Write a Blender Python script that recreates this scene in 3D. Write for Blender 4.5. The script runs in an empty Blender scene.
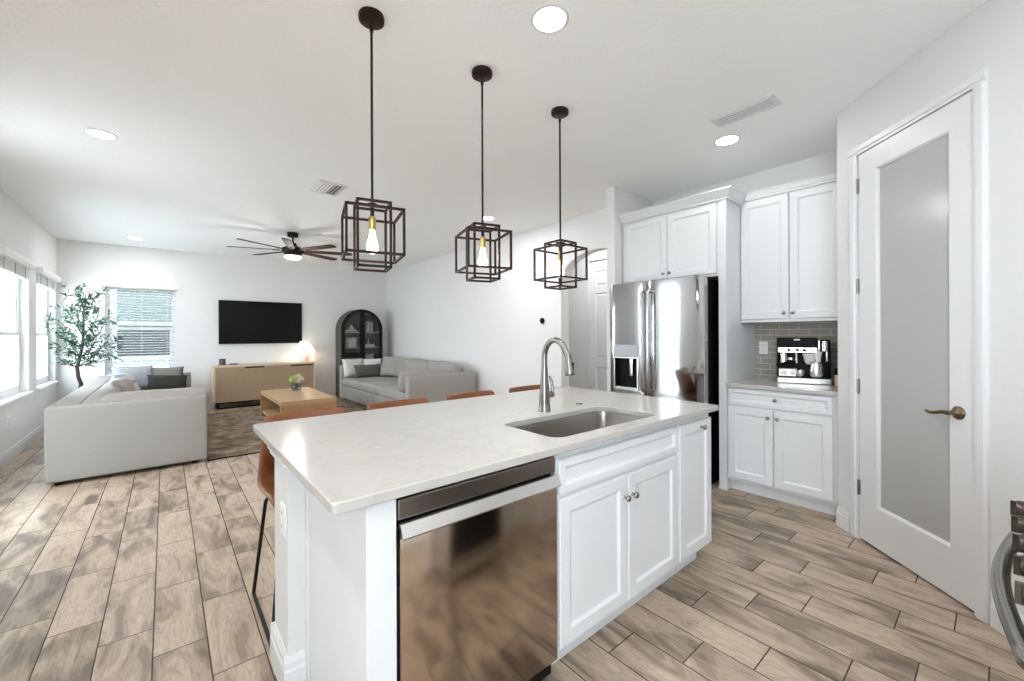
import bpy, bmesh, math, random
from math import sin, cos, pi, radians, atan2, sqrt
from mathutils import Vector, Matrix
random.seed(7)
S = bpy.context.scene
COL = S.collection
CE = 2.845            # ceiling height
XL, YT, XR = -1.286, 9.45, 4.065   # left wall, television wall, right living wall
XK = 4.27             # kitchen back wall

# ------------------------------------------------------------------ camera
cam_d = bpy.data.cameras.new('camera')
cam = bpy.data.objects.new('camera', cam_d); COL.objects.link(cam)
yaw, ro = radians(40.1), .004
R0 = Vector((cos(yaw), -sin(yaw), 0)); U0 = Vector((0, 0, 1)); F0 = Vector((sin(yaw), cos(yaw), 0))
RR = R0*cos(ro) - U0*sin(ro); UU = R0*sin(ro) + U0*cos(ro)
mw = Matrix.Identity(4)
for i in range(3):
    mw[i][0] = RR[i]; mw[i][1] = UU[i]; mw[i][2] = -F0[i]
mw[2][3] = 1.3266
cam.matrix_world = mw
cam_d.sensor_width = 36; cam_d.lens = 411.85/1024*36
cam_d.shift_y = -5.86/1024
cam_d.clip_start = .02; cam_d.clip_end = 200
S.camera = cam

# ------------------------------------------------------------------ world, daylight, exposure
w = bpy.data.worlds.new('overcast_sky'); S.world = w; w.use_nodes = True
bg = w.node_tree.nodes['Background']
bg.inputs[0].default_value = (.77, .895, 1, 1); bg.inputs[1].default_value = 11
S.view_settings.view_transform = 'Standard'; S.view_settings.look = 'None'
S.view_settings.gamma = 1; S.view_settings.use_curve_mapping = False
S.view_settings.exposure = 0.56
S.cycles.use_denoising = True
S.cycles.max_bounces = 12; S.cycles.diffuse_bounces = 9; S.cycles.glossy_bounces = 5
S.cycles.transmission_bounces = 8; S.cycles.transparent_max_bounces = 12
S.cycles.sample_clamp_indirect = 8; S.cycles.caustics_reflective = False; S.cycles.caustics_refractive = False
CAN_W = 9            # watts of one ceiling can

def portal(name, loc, size, rot):
    d = bpy.data.lights.new(name, 'AREA'); d.shape = 'RECTANGLE'; d.size, d.size_y = size
    d.cycles.is_portal = True
    o = bpy.data.objects.new(name, d); COL.objects.link(o); o.location = loc; o.rotation_euler = rot

def lamp(name, kind, loc, energy, color=(1, 1, 1), size=.1, parent=None, rot=(0, 0, 0), spread=None):
    d = bpy.data.lights.new(name, kind); d.energy = energy; d.color = color
    if kind == 'AREA':
        d.shape = 'DISK'; d.size = size
        if spread: d.spread = spread
    else: d.shadow_soft_size = size
    o = bpy.data.objects.new(name, d); COL.objects.link(o); o.location = loc; o.rotation_euler = rot
    if parent: o.parent = parent
    return o

portal('portal_w1', (XL-.06, 7.085, 1.42), (1.55, 1.27), (0, -pi/2, 0))
portal('portal_w2', (XL-.06, 8.7, 1.42), (1.55, 1.2), (0, -pi/2, 0))
portal('portal_w3', (-.305, YT+.06, 1.42), (.9, 1.5), (pi/2, 0, pi))
portal('portal_slider', (XL-.06, 4.63, 1.2), (2.4, .7), (0, -pi/2, 0))
portal('portal_added_door', (XL-.06, -1.05, 1.2), (2.4, 1.5), (0, -pi/2, 0))  # for the glass door added to bring in daylight

# ------------------------------------------------------------------ materials
def nt(name):
    m = bpy.data.materials.new(name); m.use_nodes = True
    n = m.node_tree.nodes; b = n['Principled BSDF']
    return m, n, m.node_tree.links, b

def mat(name, col, rough=.5, metal=0, var=0., scale=8, bump=0., bscale=60, emit=None, estr=0, coat=0, stretch=None, spec=None, trans=0, ior=1.45):
    m, n, L, b = nt(name)
    b.inputs['Base Color'].default_value = (*col, 1); b.inputs['Roughness'].default_value = rough
    b.inputs['Metallic'].default_value = metal
    if spec is not None: b.inputs['Specular IOR Level'].default_value = spec
    if coat: b.inputs['Coat Weight'].default_value = coat; b.inputs['Coat Roughness'].default_value = .1
    if trans: b.inputs['Transmission Weight'].default_value = trans; b.inputs['IOR'].default_value = ior
    tc = n.new('ShaderNodeTexCoord'); vec = tc.outputs['Object']
    if stretch:
        mp = n.new('ShaderNodeMapping'); mp.inputs['Scale'].default_value = stretch
        L.new(vec, mp.inputs[0]); vec = mp.outputs[0]
    nz = n.new('ShaderNodeTexNoise'); nz.inputs['Scale'].default_value = scale; nz.inputs['Detail'].default_value = 5
    L.new(vec, nz.inputs['Vector'])
    mx = n.new('ShaderNodeMixRGB'); mx.blend_type = 'MIX'
    mx.inputs[1].default_value = (*[c*(1-var) for c in col], 1); mx.inputs[2].default_value = (*[min(1, c*(1+var)) for c in col], 1)
    L.new(nz.outputs[0], mx.inputs[0]); L.new(mx.outputs[0], b.inputs['Base Color'])
    if bump:
        n2 = n.new('ShaderNodeTexNoise'); n2.inputs['Scale'].default_value = bscale; n2.inputs['Detail'].default_value = 3
        L.new(vec, n2.inputs['Vector'])
        bp = n.new('ShaderNodeBump'); bp.inputs['Strength'].default_value = bump; bp.inputs['Distance'].default_value = .01
        L.new(n2.outputs[0], bp.inputs['Height']); L.new(bp.outputs[0], b.inputs['Normal'])
    if emit:
        b.inputs['Emission Color'].default_value = (*emit, 1); b.inputs['Emission Strength'].default_value = estr
    return m

M = {}
M['ceiling'] = mat('ceiling_paint', (.92, .92, .92), .9, var=.012, scale=3, bump=.25, bscale=45)
M['wall'] = mat('greige_wall_paint', (.75, .745, .735), .8, var=.01, scale=2, bump=.05, bscale=120)
M['wallw'] = mat('white_wall_paint', (.68, .68, .675), .7, var=.01, scale=2, bump=.05, bscale=120)
M['trim'] = mat('white_trim_paint', (.71, .71, .715), .35, var=.01)
M['cab'] = mat('white_cabinet_paint', (.70, .705, .715), .32, var=.008, scale=3)
M['steel'] = mat('brushed_stainless', (.62, .61, .60), .24, 1, var=.05, scale=6, bump=.02, bscale=300, stretch=(.03, .03, 1))
M['steelv'] = mat('polished_fridge_stainless', (.46, .47, .48), .08, 1, var=.04, scale=3, bump=.06, bscale=3.6, stretch=(1, 1, .45))
M['basin'] = mat('sink_stainless', (.36, .335, .315), .3, 1, var=.04)
M['knobd'] = mat('knob_steel_dark_reflection', (.10, .085, .078), .3, 1, var=.1)  # steel range knobs, dark brown reflection painted into the colour
M['panelg'] = mat('silver_grey_panel', (.33, .34, .35), .35, .5, var=.03)
M['dw'] = mat('dishwasher_stainless', (.44, .36, .29), .13, 1, var=.04, scale=5, bump=.015, bscale=5, stretch=(1, 1, .15))
M['dwlip'] = mat('dishwasher_lip_steel', (.30, .275, .26), .3, 1, var=.03)
M['nickel'] = mat('brushed_nickel', (.27, .255, .24), .26, 1, var=.04, scale=30)
M['knob'] = mat('satin_nickel_knob', (.36, .35, .33), .25, 1, var=.03)
M['bronze'] = mat('antique_bronze', (.21, .15, .095), .28, 1, var=.1, scale=30)
M['hinge'] = mat('hinge_steel', (.30, .29, .28), .35, 1, var=.05)
M['black'] = mat('black_metal', (.010, .009, .008), .45, 0, var=.1, spec=.2)
M['blackp'] = mat('black_plastic', (.007, .007, .0072), .42, 0, var=.1, spec=.08)
M['blackside'] = mat('black_fridge_side', (.004, .004, .004), .3, 0, var=.1, spec=.15, bump=.1, bscale=80)
M['oilbronze'] = mat('oil_rubbed_bronze', (.018, .007, .004), .45, 0, var=.2, scale=40, spec=.22)
M['brass'] = mat('aged_brass', (.62, .42, .14), .3, 1, var=.06)
M['screen'] = mat('tv_screen', (.006, .006, .0065), .10, 0, var=.05, spec=.14)
M['leather'] = mat('cognac_leather', (.195, .060, .015), .42, 0, var=.25, scale=7, bump=.15, bscale=90)
M['fabric'] = mat('light_grey_linen', (.335, .318, .295), .95, 0, var=.09, scale=160, bump=.35, bscale=420, spec=.2)
M['fabric2'] = mat('warm_grey_linen', (.33, .305, .28), .95, 0, var=.09, scale=160, bump=.35, bscale=420, spec=.2)
M['cream'] = mat('cream_pillow_cloth', (.66, .64, .60), .95, 0, var=.06, scale=90, bump=.3, bscale=250, spec=.2)
M['white_p'] = mat('white_pillow_cloth', (.74, .73, .72), .95, 0, var=.05, scale=90, bump=.3, bscale=250, spec=.2)
M['taupe'] = mat('taupe_pillow_cloth', (.20, .185, .165), .95, 0, var=.1, scale=90, bump=.3, bscale=250, spec=.2)
M['green_p'] = mat('dark_olive_pillow_cloth', (.040, .040, .034), .95, 0, var=.15, scale=120, bump=.4, bscale=250, spec=.2)
M['greyblue'] = mat('pale_blue_grey_cloth', (.38, .40, .43), .95, 0, var=.1, scale=60, bump=.3, bscale=250, spec=.2)
M['sageg'] = mat('sage_grey_cloth', (.105, .102, .088), .95, 0, var=.12, scale=120, bump=.4, bscale=250, spec=.2)
M['bark'] = mat('olive_bark', (.055, .042, .034), .9, var=.3, scale=40, bump=.6, bscale=60)
M['leaf'] = mat('olive_leaf', (.030, .098, .058), .5, var=.75, scale=7)
M['pot'] = mat('grey_pot', (.18, .18, .18), .7, var=.1)
M['soil'] = mat('potting_soil', (.05, .035, .025), 1, var=.4, scale=40)
M['oak'] = mat('light_oak', (.40, .28, .18), .5, var=.22, scale=5, stretch=(9, 9, .8), bump=.05, bscale=30)
M['oaktop'] = mat('pale_oak_top', (.60, .48, .37), .45, var=.14, scale=5, stretch=(.8, 9, 9), bump=.04, bscale=30)
M['oakrail'] = mat('bleached_oak_rim', (.70, .60, .52), .5, var=.1, scale=6)
M['ctoak'] = mat('natural_oak_table', (.45, .29, .165), .4, var=.22, scale=5, stretch=(10, .9, 10), bump=.05, bscale=30)
M['ctoakf'] = mat('knotty_oak_panel', (.37, .21, .10), .45, var=.28, scale=6, stretch=(1, 6, 4), bump=.05, bscale=30)
M['darkwood'] = mat('black_wood', (.009, .008, .007), .5, var=.25, scale=10, stretch=(4, 4, .5), spec=.15)
M['cabside'] = mat('brown_grey_cabinet_side', (.075, .062, .052), .6, var=.2, scale=12, stretch=(6, 6, .5))  # browner and lighter than the cabinet doors
M['fanblade'] = mat('brown_lit_fan_blade', (.060, .030, .017), .65, var=.35, scale=8, spec=.2)  # right-hand blades, warm light painted into the colour
M['fanblade_greylit'] = mat('grey_lit_fan_blade', (.060, .052, .045), .7, var=.35, scale=8, spec=.15)  # same blades on the left, greyer light painted in
M['shade'] = mat('lamp_shade_linen', (.80, .78, .73), .9, emit=(1, .93, .80), estr=1.1)
M['lampbase'] = mat('blush_stone', (.62, .50, .44), .7, var=.06)
M['glow'] = mat('lit_diffuser', (1, 1, 1), .5, emit=(1, .98, .95), estr=14)
M['bulb'] = mat('lit_edison_glass', (1, .85, .6), .3, emit=(1, .78, .45), estr=8)
M['fil'] = mat('clear_bulb_tip', (1, .9, .7), .2, emit=(1, .72, .36), estr=3)
M['fanlight'] = mat('lit_fan_glass', (1, 1, 1), .5, emit=(1, .95, .86), estr=3)
M['blind'] = mat('white_blind_slat', (.82, .82, .80), .5, var=.02)
M['vinyl'] = mat('white_vinyl_frame', (.82, .83, .84), .4, var=.01)
M['sill'] = mat('pale_marble_sill', (.80, .80, .80), .3, var=.05, scale=6)
M['stone'] = mat('house_stucco', (.82, .80, .70), .9, var=.05)
M['grass'] = mat('lawn', (.16, .20, .09), 1, var=.4, scale=20)
M['lanai'] = mat('pale_concrete', (.72, .72, .70), .9, var=.06)
M['teal'] = mat('house_window_glass', (.30, .335, .335), .15, var=.1)
M['darkscr'] = mat('dark_window_screen', (.10, .10, .11), .6, var=.1)
M['paper'] = mat('page_paper', (.70, .67, .62), .9, var=.06)
M['ceram'] = mat('white_ceramic', (.78, .76, .73), .3, var=.03)
M['brownbook'] = mat('brown_book_cloth', (.22, .15, .11), .8, var=.1)
M['greybook'] = mat('grey_book_cloth', (.36, .35, .33), .8, var=.1)
M['chrome'] = mat('polished_chrome', (.75, .73, .70), .12, 1, var=.03)
M['bamboo'] = mat('cream_canister', (.62, .50, .34), .5, var=.06)
M['candle'] = mat('dark_glass_jar', (.05, .055, .055), .2, var=.1)
M['petal'] = mat('cream_petal', (.82, .78, .66), .8, var=.1, scale=30)
M['petalg'] = mat('lime_petal', (.52, .60, .20), .8, var=.2, scale=30)
M['stem'] = mat('dark_green_stem', (.04, .09, .03), .6, var=.2)
M['outlet'] = mat('white_outlet_plastic', (.78, .77, .74), .4)
M['duct'] = mat('grey_duct_shade', (.16, .16, .16), .8)  # grey painted for the shade behind the vent louvres
M['gapshade'] = mat('recess_shade', (.01, .01, .01), .8)  # near-black painted for the shade inside slots and gaps

def glass(name, col=(1, 1, 1), rough=0., mixf=.9):
    m, n, L, b = nt(name)
    tr = n.new('ShaderNodeBsdfTransparent'); tr.inputs[0].default_value = (*col, 1)
    gl = n.new('ShaderNodeBsdfGlossy'); gl.inputs['Roughness'].default_value = rough
    lw = n.new('ShaderNodeLayerWeight'); lw.inputs[0].default_value = .5
    pw = n.new('ShaderNodeMath'); pw.operation = 'POWER'; pw.inputs[1].default_value = 5; L.new(lw.outputs['Facing'], pw.inputs[0])
    fr = n.new('ShaderNodeMath'); fr.operation = 'MULTIPLY_ADD'; fr.inputs[1].default_value = .9; fr.inputs[2].default_value = .04; L.new(pw.outputs[0], fr.inputs[0])
    mx = n.new('ShaderNodeMixShader')
    L.new(fr.outputs[0], mx.inputs[0]); L.new(tr.outputs[0], mx.inputs[1]); L.new(gl.outputs[0], mx.inputs[2])
    L.new(mx.outputs[0], n['Material Output'].inputs['Surface'])
    return m
M['glass'] = glass('window_glass')
M['dimmed'] = glass('dimmed_window_glass', (.42, .44, .44))  # tint added to dim the overbright view through the back window
M['smoked'] = glass('cabinet_glass', (.88, .88, .88), .02)
M['vase'] = glass('vase_glass', (.80, .86, .86), .0)
M['frost'] = mat('frosted_door_glass', (.44, .44, .435), .2, var=.02, scale=2, bump=.02, bscale=4, spec=.6)

def floor_mat():
    m, n, L, b = nt('wood_look_plank_tile')
    def math(op, a, b_=None, c=None):
        x = n.new('ShaderNodeMath'); x.operation = op
        for i, v in enumerate((a, b_, c)):
            if v is None: continue
            if isinstance(v, (int, float)): x.inputs[i].default_value = v
            else: L.new(v, x.inputs[i])
        return x.outputs[0]
    tc = n.new('ShaderNodeTexCoord'); sp = n.new('ShaderNodeSeparateXYZ'); L.new(tc.outputs['Object'], sp.inputs[0])
    W, LN, G = .1815, .585, .0040
    xs = math('DIVIDE', math('SUBTRACT', sp.outputs[0], .138), W)
    ci = math('FLOOR', xs)
    wn = n.new('ShaderNodeTexWhiteNoise'); wn.noise_dimensions = '1D'; L.new(ci, wn.inputs['W'])
    # running offset per course: about a third of a tile, with a little scatter
    off = math('ADD', math('MULTIPLY', ci, .37), math('MULTIPLY', wn.outputs['Value'], .22))
    ys = math('ADD', math('DIVIDE', math('SUBTRACT', sp.outputs[1], 2.06), LN), off)
    ri = math('FLOOR', ys)
    fx = math('SUBTRACT', xs, ci); fy = math('SUBTRACT', ys, ri)
    dx = math('MULTIPLY', math('MINIMUM', fx, math('SUBTRACT', 1, fx)), W)
    dy = math('MULTIPLY', math('MINIMUM', fy, math('SUBTRACT', 1, fy)), LN)
    d = math('MINIMUM', dx, dy)
    gm = n.new('ShaderNodeMapRange'); gm.inputs[1].default_value = G*.45; gm.inputs[2].default_value = G*.8
    L.new(d, gm.inputs[0])                                    # 0 in the grout, 1 on the tile
    cb = n.new('ShaderNodeCombineXYZ'); L.new(ci, cb.inputs[0]); L.new(ri, cb.inputs[1])
    w2 = n.new('ShaderNodeTexWhiteNoise'); w2.noise_dimensions = '3D'; L.new(cb.outputs[0], w2.inputs['Vector'])
    # per tile shift of the wood figure
    sh = n.new('ShaderNodeVectorMath'); sh.operation = 'SCALE'; sh.inputs['Scale'].default_value = 37
    L.new(w2.outputs['Color'], sh.inputs[0])
    ad = n.new('ShaderNodeVectorMath'); ad.operation = 'ADD'; L.new(tc.outputs['Object'], ad.inputs[0]); L.new(sh.outputs[0], ad.inputs[1])
    def noise(scale, sc, detail, dist):
        mp = n.new('ShaderNodeMapping'); mp.inputs['Scale'].default_value = sc; L.new(ad.outputs[0], mp.inputs[0])
        z = n.new('ShaderNodeTexNoise'); z.inputs['Scale'].default_value = scale; z.inputs['Detail'].default_value = detail
        z.inputs['Distortion'].default_value = dist; L.new(mp.outputs[0], z.inputs['Vector']); return z.outputs[0]
    big = noise(2.6, (2.6, .75, 1), 2, 1.1)
    mid = noise(8, (3.0, .45, 1), 3, .8)
    fine = noise(40, (3.5, .3, 1), 3, .4)
    r = n.new('ShaderNodeValToRGB'); e = r.color_ramp.elements
    e[0].position = .33; e[0].color = (.165, .122, .090, 1)
    e[1].position = .60; e[1].color = (.52, .41, .31, 1)
    x = r.color_ramp.elements.new(.42); x.color = (.285, .217, .162, 1)
    x = r.color_ramp.elements.new(.50); x.color = (.43, .335, .25, 1)
    f1 = math('ADD', math('MULTIPLY', big, .80), math('MULTIPLY', mid, .20))
    f2 = math('ADD', f1, math('MULTIPLY', math('SUBTRACT', w2.outputs['Value'], .40), .15))
    L.new(f2, r.inputs[0])
    ring = math('MULTIPLY_ADD', math('SINE', math('MULTIPLY', math('ADD', big, math('MULTIPLY', mid, .25)), 75)), .5, .5)
    ring = math('MULTIPLY_ADD', math('POWER', ring, 3), -.17, 1)
    rm = n.new('ShaderNodeMixRGB'); rm.blend_type = 'MULTIPLY'; rm.inputs[0].default_value = 1
    g = n.new('ShaderNodeMixRGB'); g.blend_type = 'MULTIPLY'; g.inputs[0].default_value = .55
    gr = n.new('ShaderNodeValToRGB'); gr.color_ramp.elements[0].position = .32; gr.color_ramp.elements[0].color = (.66, .62, .58, 1)
    gr.color_ramp.elements[1].position = .6; gr.color_ramp.elements[1].color = (1, 1, 1, 1)
    L.new(fine, gr.inputs[0]); L.new(r.outputs[0], rm.inputs[1]); L.new(ring, rm.inputs[2]); L.new(rm.outputs[0], g.inputs[1]); L.new(gr.outputs[0], g.inputs[2])
    mx = n.new('ShaderNodeMixRGB'); mx.inputs[1].default_value = (.05, .034, .024, 1)
    L.new(gm.outputs[0], mx.inputs[0]); L.new(g.outputs[0], mx.inputs[2])
    L.new(mx.outputs[0], b.inputs['Base Color'])
    rr = n.new('ShaderNodeMapRange'); rr.inputs[3].default_value = .8; rr.inputs[4].default_value = .36
    L.new(gm.outputs[0], rr.inputs[0]); L.new(rr.outputs[0], b.inputs['Roughness'])
    bp = n.new('ShaderNodeBump'); bp.inputs['Strength'].default_value = .4; bp.inputs['Distance'].default_value = .002
    L.new(gm.outputs[0], bp.inputs['Height']); L.new(bp.outputs[0], b.inputs['Normal'])
    return m
M['floor'] = floor_mat()

def quartz_mat():
    m, n, L, b = nt('white_veined_quartz')
    tc = n.new('ShaderNodeTexCoord')
    a = n.new('ShaderNodeTexNoise'); a.inputs['Scale'].default_value = 5; a.inputs['Detail'].default_value = 8; a.inputs['Distortion'].default_value = 1.3
    L.new(tc.outputs['Object'], a.inputs['Vector'])
    r = n.new('ShaderNodeValToRGB'); e = r.color_ramp.elements
    e[0].position = .44; e[0].color = (.48, .458, .432, 1); e[1].position = .56; e[1].color = (.48, .458, .432, 1)
    x = r.color_ramp.elements.new(.5); x.color = (.432, .408, .382, 1)
    L.new(a.outputs[0], r.inputs[0])
    s = n.new('ShaderNodeTexNoise'); s.inputs['Scale'].default_value = 3.2; s.inputs['Detail'].default_value = 4
    L.new(tc.outputs['Object'], s.inputs['Vector'])
    mx = n.new('ShaderNodeMixRGB'); mx.inputs[2].default_value = (.485, .463, .438, 1)
    L.new(s.outputs[0], mx.inputs[0]); L.new(r.outputs[0], mx.inputs[1])
    L.new(mx.outputs[0], b.inputs['Base Color']); b.inputs['Roughness'].default_value = .14
    return m
M['quartz'] = quartz_mat()

def rug_mat():
    m, n, L, b = nt('distressed_brown_rug')
    tc = n.new('ShaderNodeTexCoord'); mp = n.new('ShaderNodeMapping'); mp.inputs['Scale'].default_value = (1, 1, 1)
    L.new(tc.outputs['Object'], mp.inputs[0])
    a = n.new('ShaderNodeTexNoise'); a.inputs['Scale'].default_value = 5; a.inputs['Detail'].default_value = 9; a.inputs['Roughness'].default_value = .72
    L.new(mp.outputs[0], a.inputs['Vector'])
    r = n.new('ShaderNodeValToRGB'); e = r.color_ramp.elements
    e[0].position = .36; e[0].color = (.095, .066, .047, 1); e[1].position = .64; e[1].color = (.36, .29, .225, 1)
    x = r.color_ramp.elements.new(.5); x.color = (.205, .155, .115, 1)
    L.new(a.outputs[0], r.inputs[0]); L.new(r.outputs[0], b.inputs['Base Color']); b.inputs['Roughness'].default_value = 1
    b.inputs['Specular IOR Level'].default_value = .1
    return m
M['rug'] = rug_mat()

def tile_mat():
    m, n, L, b = nt('taupe_glass_subway_tile')
    tc = n.new('ShaderNodeTexCoord'); sp = n.new('ShaderNodeSeparateXYZ'); cb = n.new('ShaderNodeCombineXYZ')
    L.new(tc.outputs['Object'], sp.inputs[0]); L.new(sp.outputs[1], cb.inputs[0]); L.new(sp.outputs[2], cb.inputs[1])
    k = n.new('ShaderNodeTexBrick'); k.offset = .5; k.inputs['Scale'].default_value = 1
    k.inputs['Brick Width'].default_value = .1525; k.inputs['Row Height'].default_value = .0525; k.inputs['Mortar Size'].default_value = .0022
    k.inputs['Color1'].default_value = (.31, .275, .235, 1); k.inputs['Color2'].default_value = (.37, .325, .28, 1); k.inputs['Mortar'].default_value = (.62, .58, .53, 1)
    L.new(cb.outputs[0], k.inputs['Vector']); L.new(k.outputs['Color'], b.inputs['Base Color'])
    b.inputs['Roughness'].default_value = .12
    bp = n.new('ShaderNodeBump'); bp.invert = True; bp.inputs['Strength'].default_value = .5; bp.inputs['Distance'].default_value = .003
    L.new(k.outputs['Fac'], bp.inputs['Height']); L.new(bp.outputs[0], b.inputs['Normal'])
    return m
M['tile'] = tile_mat()

def drape_mat():
    m, n, L, b = nt('striped_throw_cloth')
    tc = n.new('ShaderNodeTexCoord'); wv = n.new('ShaderNodeTexWave'); wv.inputs['Scale'].default_value = 2.2; wv.inputs['Distortion'].default_value = 1.5
    wv.bands_direction = 'Z'; L.new(tc.outputs['Object'], wv.inputs['Vector'])
    r = n.new('ShaderNodeValToRGB'); r.color_ramp.elements[0].color = (.60, .57, .53, 1); r.color_ramp.elements[1].color = (.31, .33, .37, 1)
    r.color_ramp.elements[0].position = .55; r.color_ramp.elements[1].position = .8
    L.new(wv.outputs[0], r.inputs[0]); L.new(r.outputs[0], b.inputs['Base Color']); b.inputs['Roughness'].default_value = 1
    return m
M['stripe'] = drape_mat()

# ------------------------------------------------------------------ mesh helpers
class MB:
    """Collects shapes (in world metres) and links them as ONE mesh object."""
    def __init__(s): s.bm = bmesh.new()
    def box(s, x0, x1, y0, y1, z0, z1, bev=0, seg=2, mx=None):
        b = s.bm; v = [b.verts.new((x, y, z)) for x in (x0, x1) for y in (y0, y1) for z in (z0, z1)]
        f = [b.faces.new([v[i] for i in q]) for q in ((0, 1, 3, 2), (4, 6, 7, 5), (0, 4, 5, 1), (2, 3, 7, 6), (0, 2, 6, 4), (1, 5, 7, 3))]
        vs = v
        if bev:
            ed = list({e for q in f for e in q.edges})
            r = bmesh.ops.bevel(b, geom=ed, offset=bev, segments=seg, profile=.5, affect='EDGES')
            vs = list({vv for q in r['faces'] for vv in q.verts} | {vv for vv in v if vv.is_valid})
        if mx is not None: bmesh.ops.transform(b, matrix=mx, verts=vs)
        return s
    def ring(s, pts):
        return [s.bm.verts.new(p) for p in pts]
    def bridge(s, a, c, closed=True):
        n = len(a)
        for i in range(n if closed else n-1):
            j = (i+1) % n
            try: s.bm.faces.new((a[i], a[j], c[j], c[i]))
            except ValueError: pass
    def cap(s, a):
        try: s.bm.faces.new(a)
        except ValueError: pass
    def lathe(s, prof, c=(0, 0, 0), seg=24, axis=(0, 0, 1), capped=True):
        """prof: list of (radius, height along axis)"""
        ax = Vector(axis).normalized(); q = Vector((0, 0, 1)).rotation_difference(ax); c = Vector(c)
        prev = None
        for i, (r, h) in enumerate(prof):
            rg = s.ring([c + q @ Vector((max(r, 1e-4)*cos(2*pi*k/seg), max(r, 1e-4)*sin(2*pi*k/seg), h)) for k in range(seg)])
            if prev: s.bridge(prev, rg)
            elif capped: s.cap(rg[::-1])
            prev = rg
        if capped: s.cap(prev)
        return s
    def cyl(s, p0, p1, r, r1=None, seg=12):
        p0, p1 = Vector(p0), Vector(p1); d = p1-p0
        return s.lathe([(r, 0), (r if r1 is None else r1, d.length)], p0, seg, d)
    def tube(s, pts, r, seg=8, square=False):
        pts = [Vector(p) for p in pts]; n = len(pts)
        rad = r if isinstance(r, (list, tuple)) else [r]*n
        t0 = (pts[1]-pts[0]).normalized(); up = Vector((0, 0, 1)) if abs(t0.z) < .9 else Vector((1, 0, 0))
        side = t0.cross(up).normalized(); prev = None
        for i, p in enumerate(pts):
            t = (pts[min(i+1, n-1)]-pts[max(i-1, 0)]).normalized()
            side = (side - t*side.dot(t)).normalized(); nn = t.cross(side)
            k = 4 if square else seg; o = pi/4 if square else 0; q = sqrt(2) if square else 1
            sc = 1
            if 0 < i < n-1:
                a = (pts[i]-pts[i-1]).normalized().dot((pts[i+1]-pts[i]).normalized()); sc = 1/max(.5, sqrt(max(.0, (1+a)/2)))
            rg = s.ring([p + (side*cos(2*pi*j/k+o) + nn*sin(2*pi*j/k+o))*rad[i]*q*(1 if not square else 1) for j in range(k)])
            if prev: s.bridge(prev, rg)
            else: s.cap(rg[::-1])
            prev = rg
        s.cap(prev)
        return s
    def prism(s, poly, O, A, B, N, depth):
        """polygon poly[(a,b)] in the plane O+aA+bB, extruded by depth along N"""
        O, A, B, N = map(Vector, (O, A, B, N))
        r0 = s.ring([O+A*a+B*b for a, b in poly]); r1 = s.ring([O+A*a+B*b+N*depth for a, b in poly])
        s.bridge(r0, r1); s.cap(r0[::-1]); s.cap(r1)
        return s
    def panel(s, O, A, B, N, wd, ht, loops, back=True):
        """nested rectangles: loops = [(inset, out)] on the plane O + A*wd + B*ht"""
        O, A, B, N = map(Vector, (O, A, B, N)); prev = None
        for ins, out in loops:
            rg = s.ring([O+A*a+B*b+N*out for a, b in ((ins, ins), (wd-ins, ins), (wd-ins, ht-ins), (ins, ht-ins))])
            if prev: s.bridge(prev, rg)
            elif back: s.cap(rg[::-1])
            prev = rg
        s.cap(prev)
        return s
    def frame(s, O, A, B, N, wd, ht, loops):
        """like panel but closed back on itself: a picture frame with an open middle"""
        O, A, B, N = map(Vector, (O, A, B, N)); rs = []
        for ins, out in loops:
            rs.append(s.ring([O+A*a+B*b+N*out for a, b in ((ins, ins), (wd-ins, ins), (wd-ins, ht-ins), (ins, ht-ins))]))
        for i in range(len(rs)): s.bridge(rs[i], rs[(i+1) % len(rs)])
        return s
    def soft(s, x0, x1, y0, y1, z0, z1, r=.04, n=8, bulge=(0, 0, 0), wob=0., mx=None, seed=1):
        """a rounded, softly bulging upholstery block"""
        b = s.bm; rnd = random.Random(seed); ph = [rnd.uniform(0, 6) for _ in range(6)]
        c = Vector(((x0+x1)/2, (y0+y1)/2, (z0+z1)/2)); hf = Vector(((x1-x0)/2, (y1-y0)/2, (z1-z0)/2))
        cache = {}
        def vert(u):
            key = tuple(round(k, 5) for k in u)
            if key in cache: return cache[key]
            p = Vector([u[i]*hf[i] for i in range(3)])
            q = Vector([max(-(hf[i]-r), min(hf[i]-r, p[i])) for i in range(3)])
            d = p-q
            if d.length > 1e-9: p = q + d.normalized()*r
            for i in range(3):
                j, k = (i+1) % 3, (i+2) % 3
                p[i] += bulge[i]*u[i]*(1-u[j]**2)*(1-u[k]**2)
            if wob:
                g = sin(p.x*19+ph[0])*sin(p.y*17+ph[1]) + .6*sin(p.z*29+p.x*11+ph[2])
                p += p.normalized()*wob*g
            cache[key] = b.verts.new(c+p); return cache[key]
        # parameter lines denser by the corners
        def line(h):
            e = min(.9, r/h); t = [-1, -1+e*.3, -1+e*.65, -1+e]; mid = [(-1+e) + (2-2*e)*i/n for i in range(1, n)]
            return t + mid + [1-e, 1-e*.65, 1-e*.3, 1]
        LN = [line(hf[i]) for i in range(3)]
        for ax in range(3):
            j, k = (ax+1) % 3, (ax+2) % 3
            for sg in (-1, 1):
                for a in range(len(LN[j])-1):
                    for d in range(len(LN[k])-1):
                        q = []
                        for (ja, kd) in ((a, d), (a+1, d), (a+1, d+1), (a, d+1)):
                            u = [0, 0, 0]; u[ax] = sg; u[j] = LN[j][ja]; u[k] = LN[k][kd]; q.append(vert(u))
                        if sg < 0: q = q[::-1]
                        try: b.faces.new(q)
                        except ValueError: pass
        if mx is not None: bmesh.ops.transform(b, matrix=mx, verts=list(cache.values()))
        return s
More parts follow.
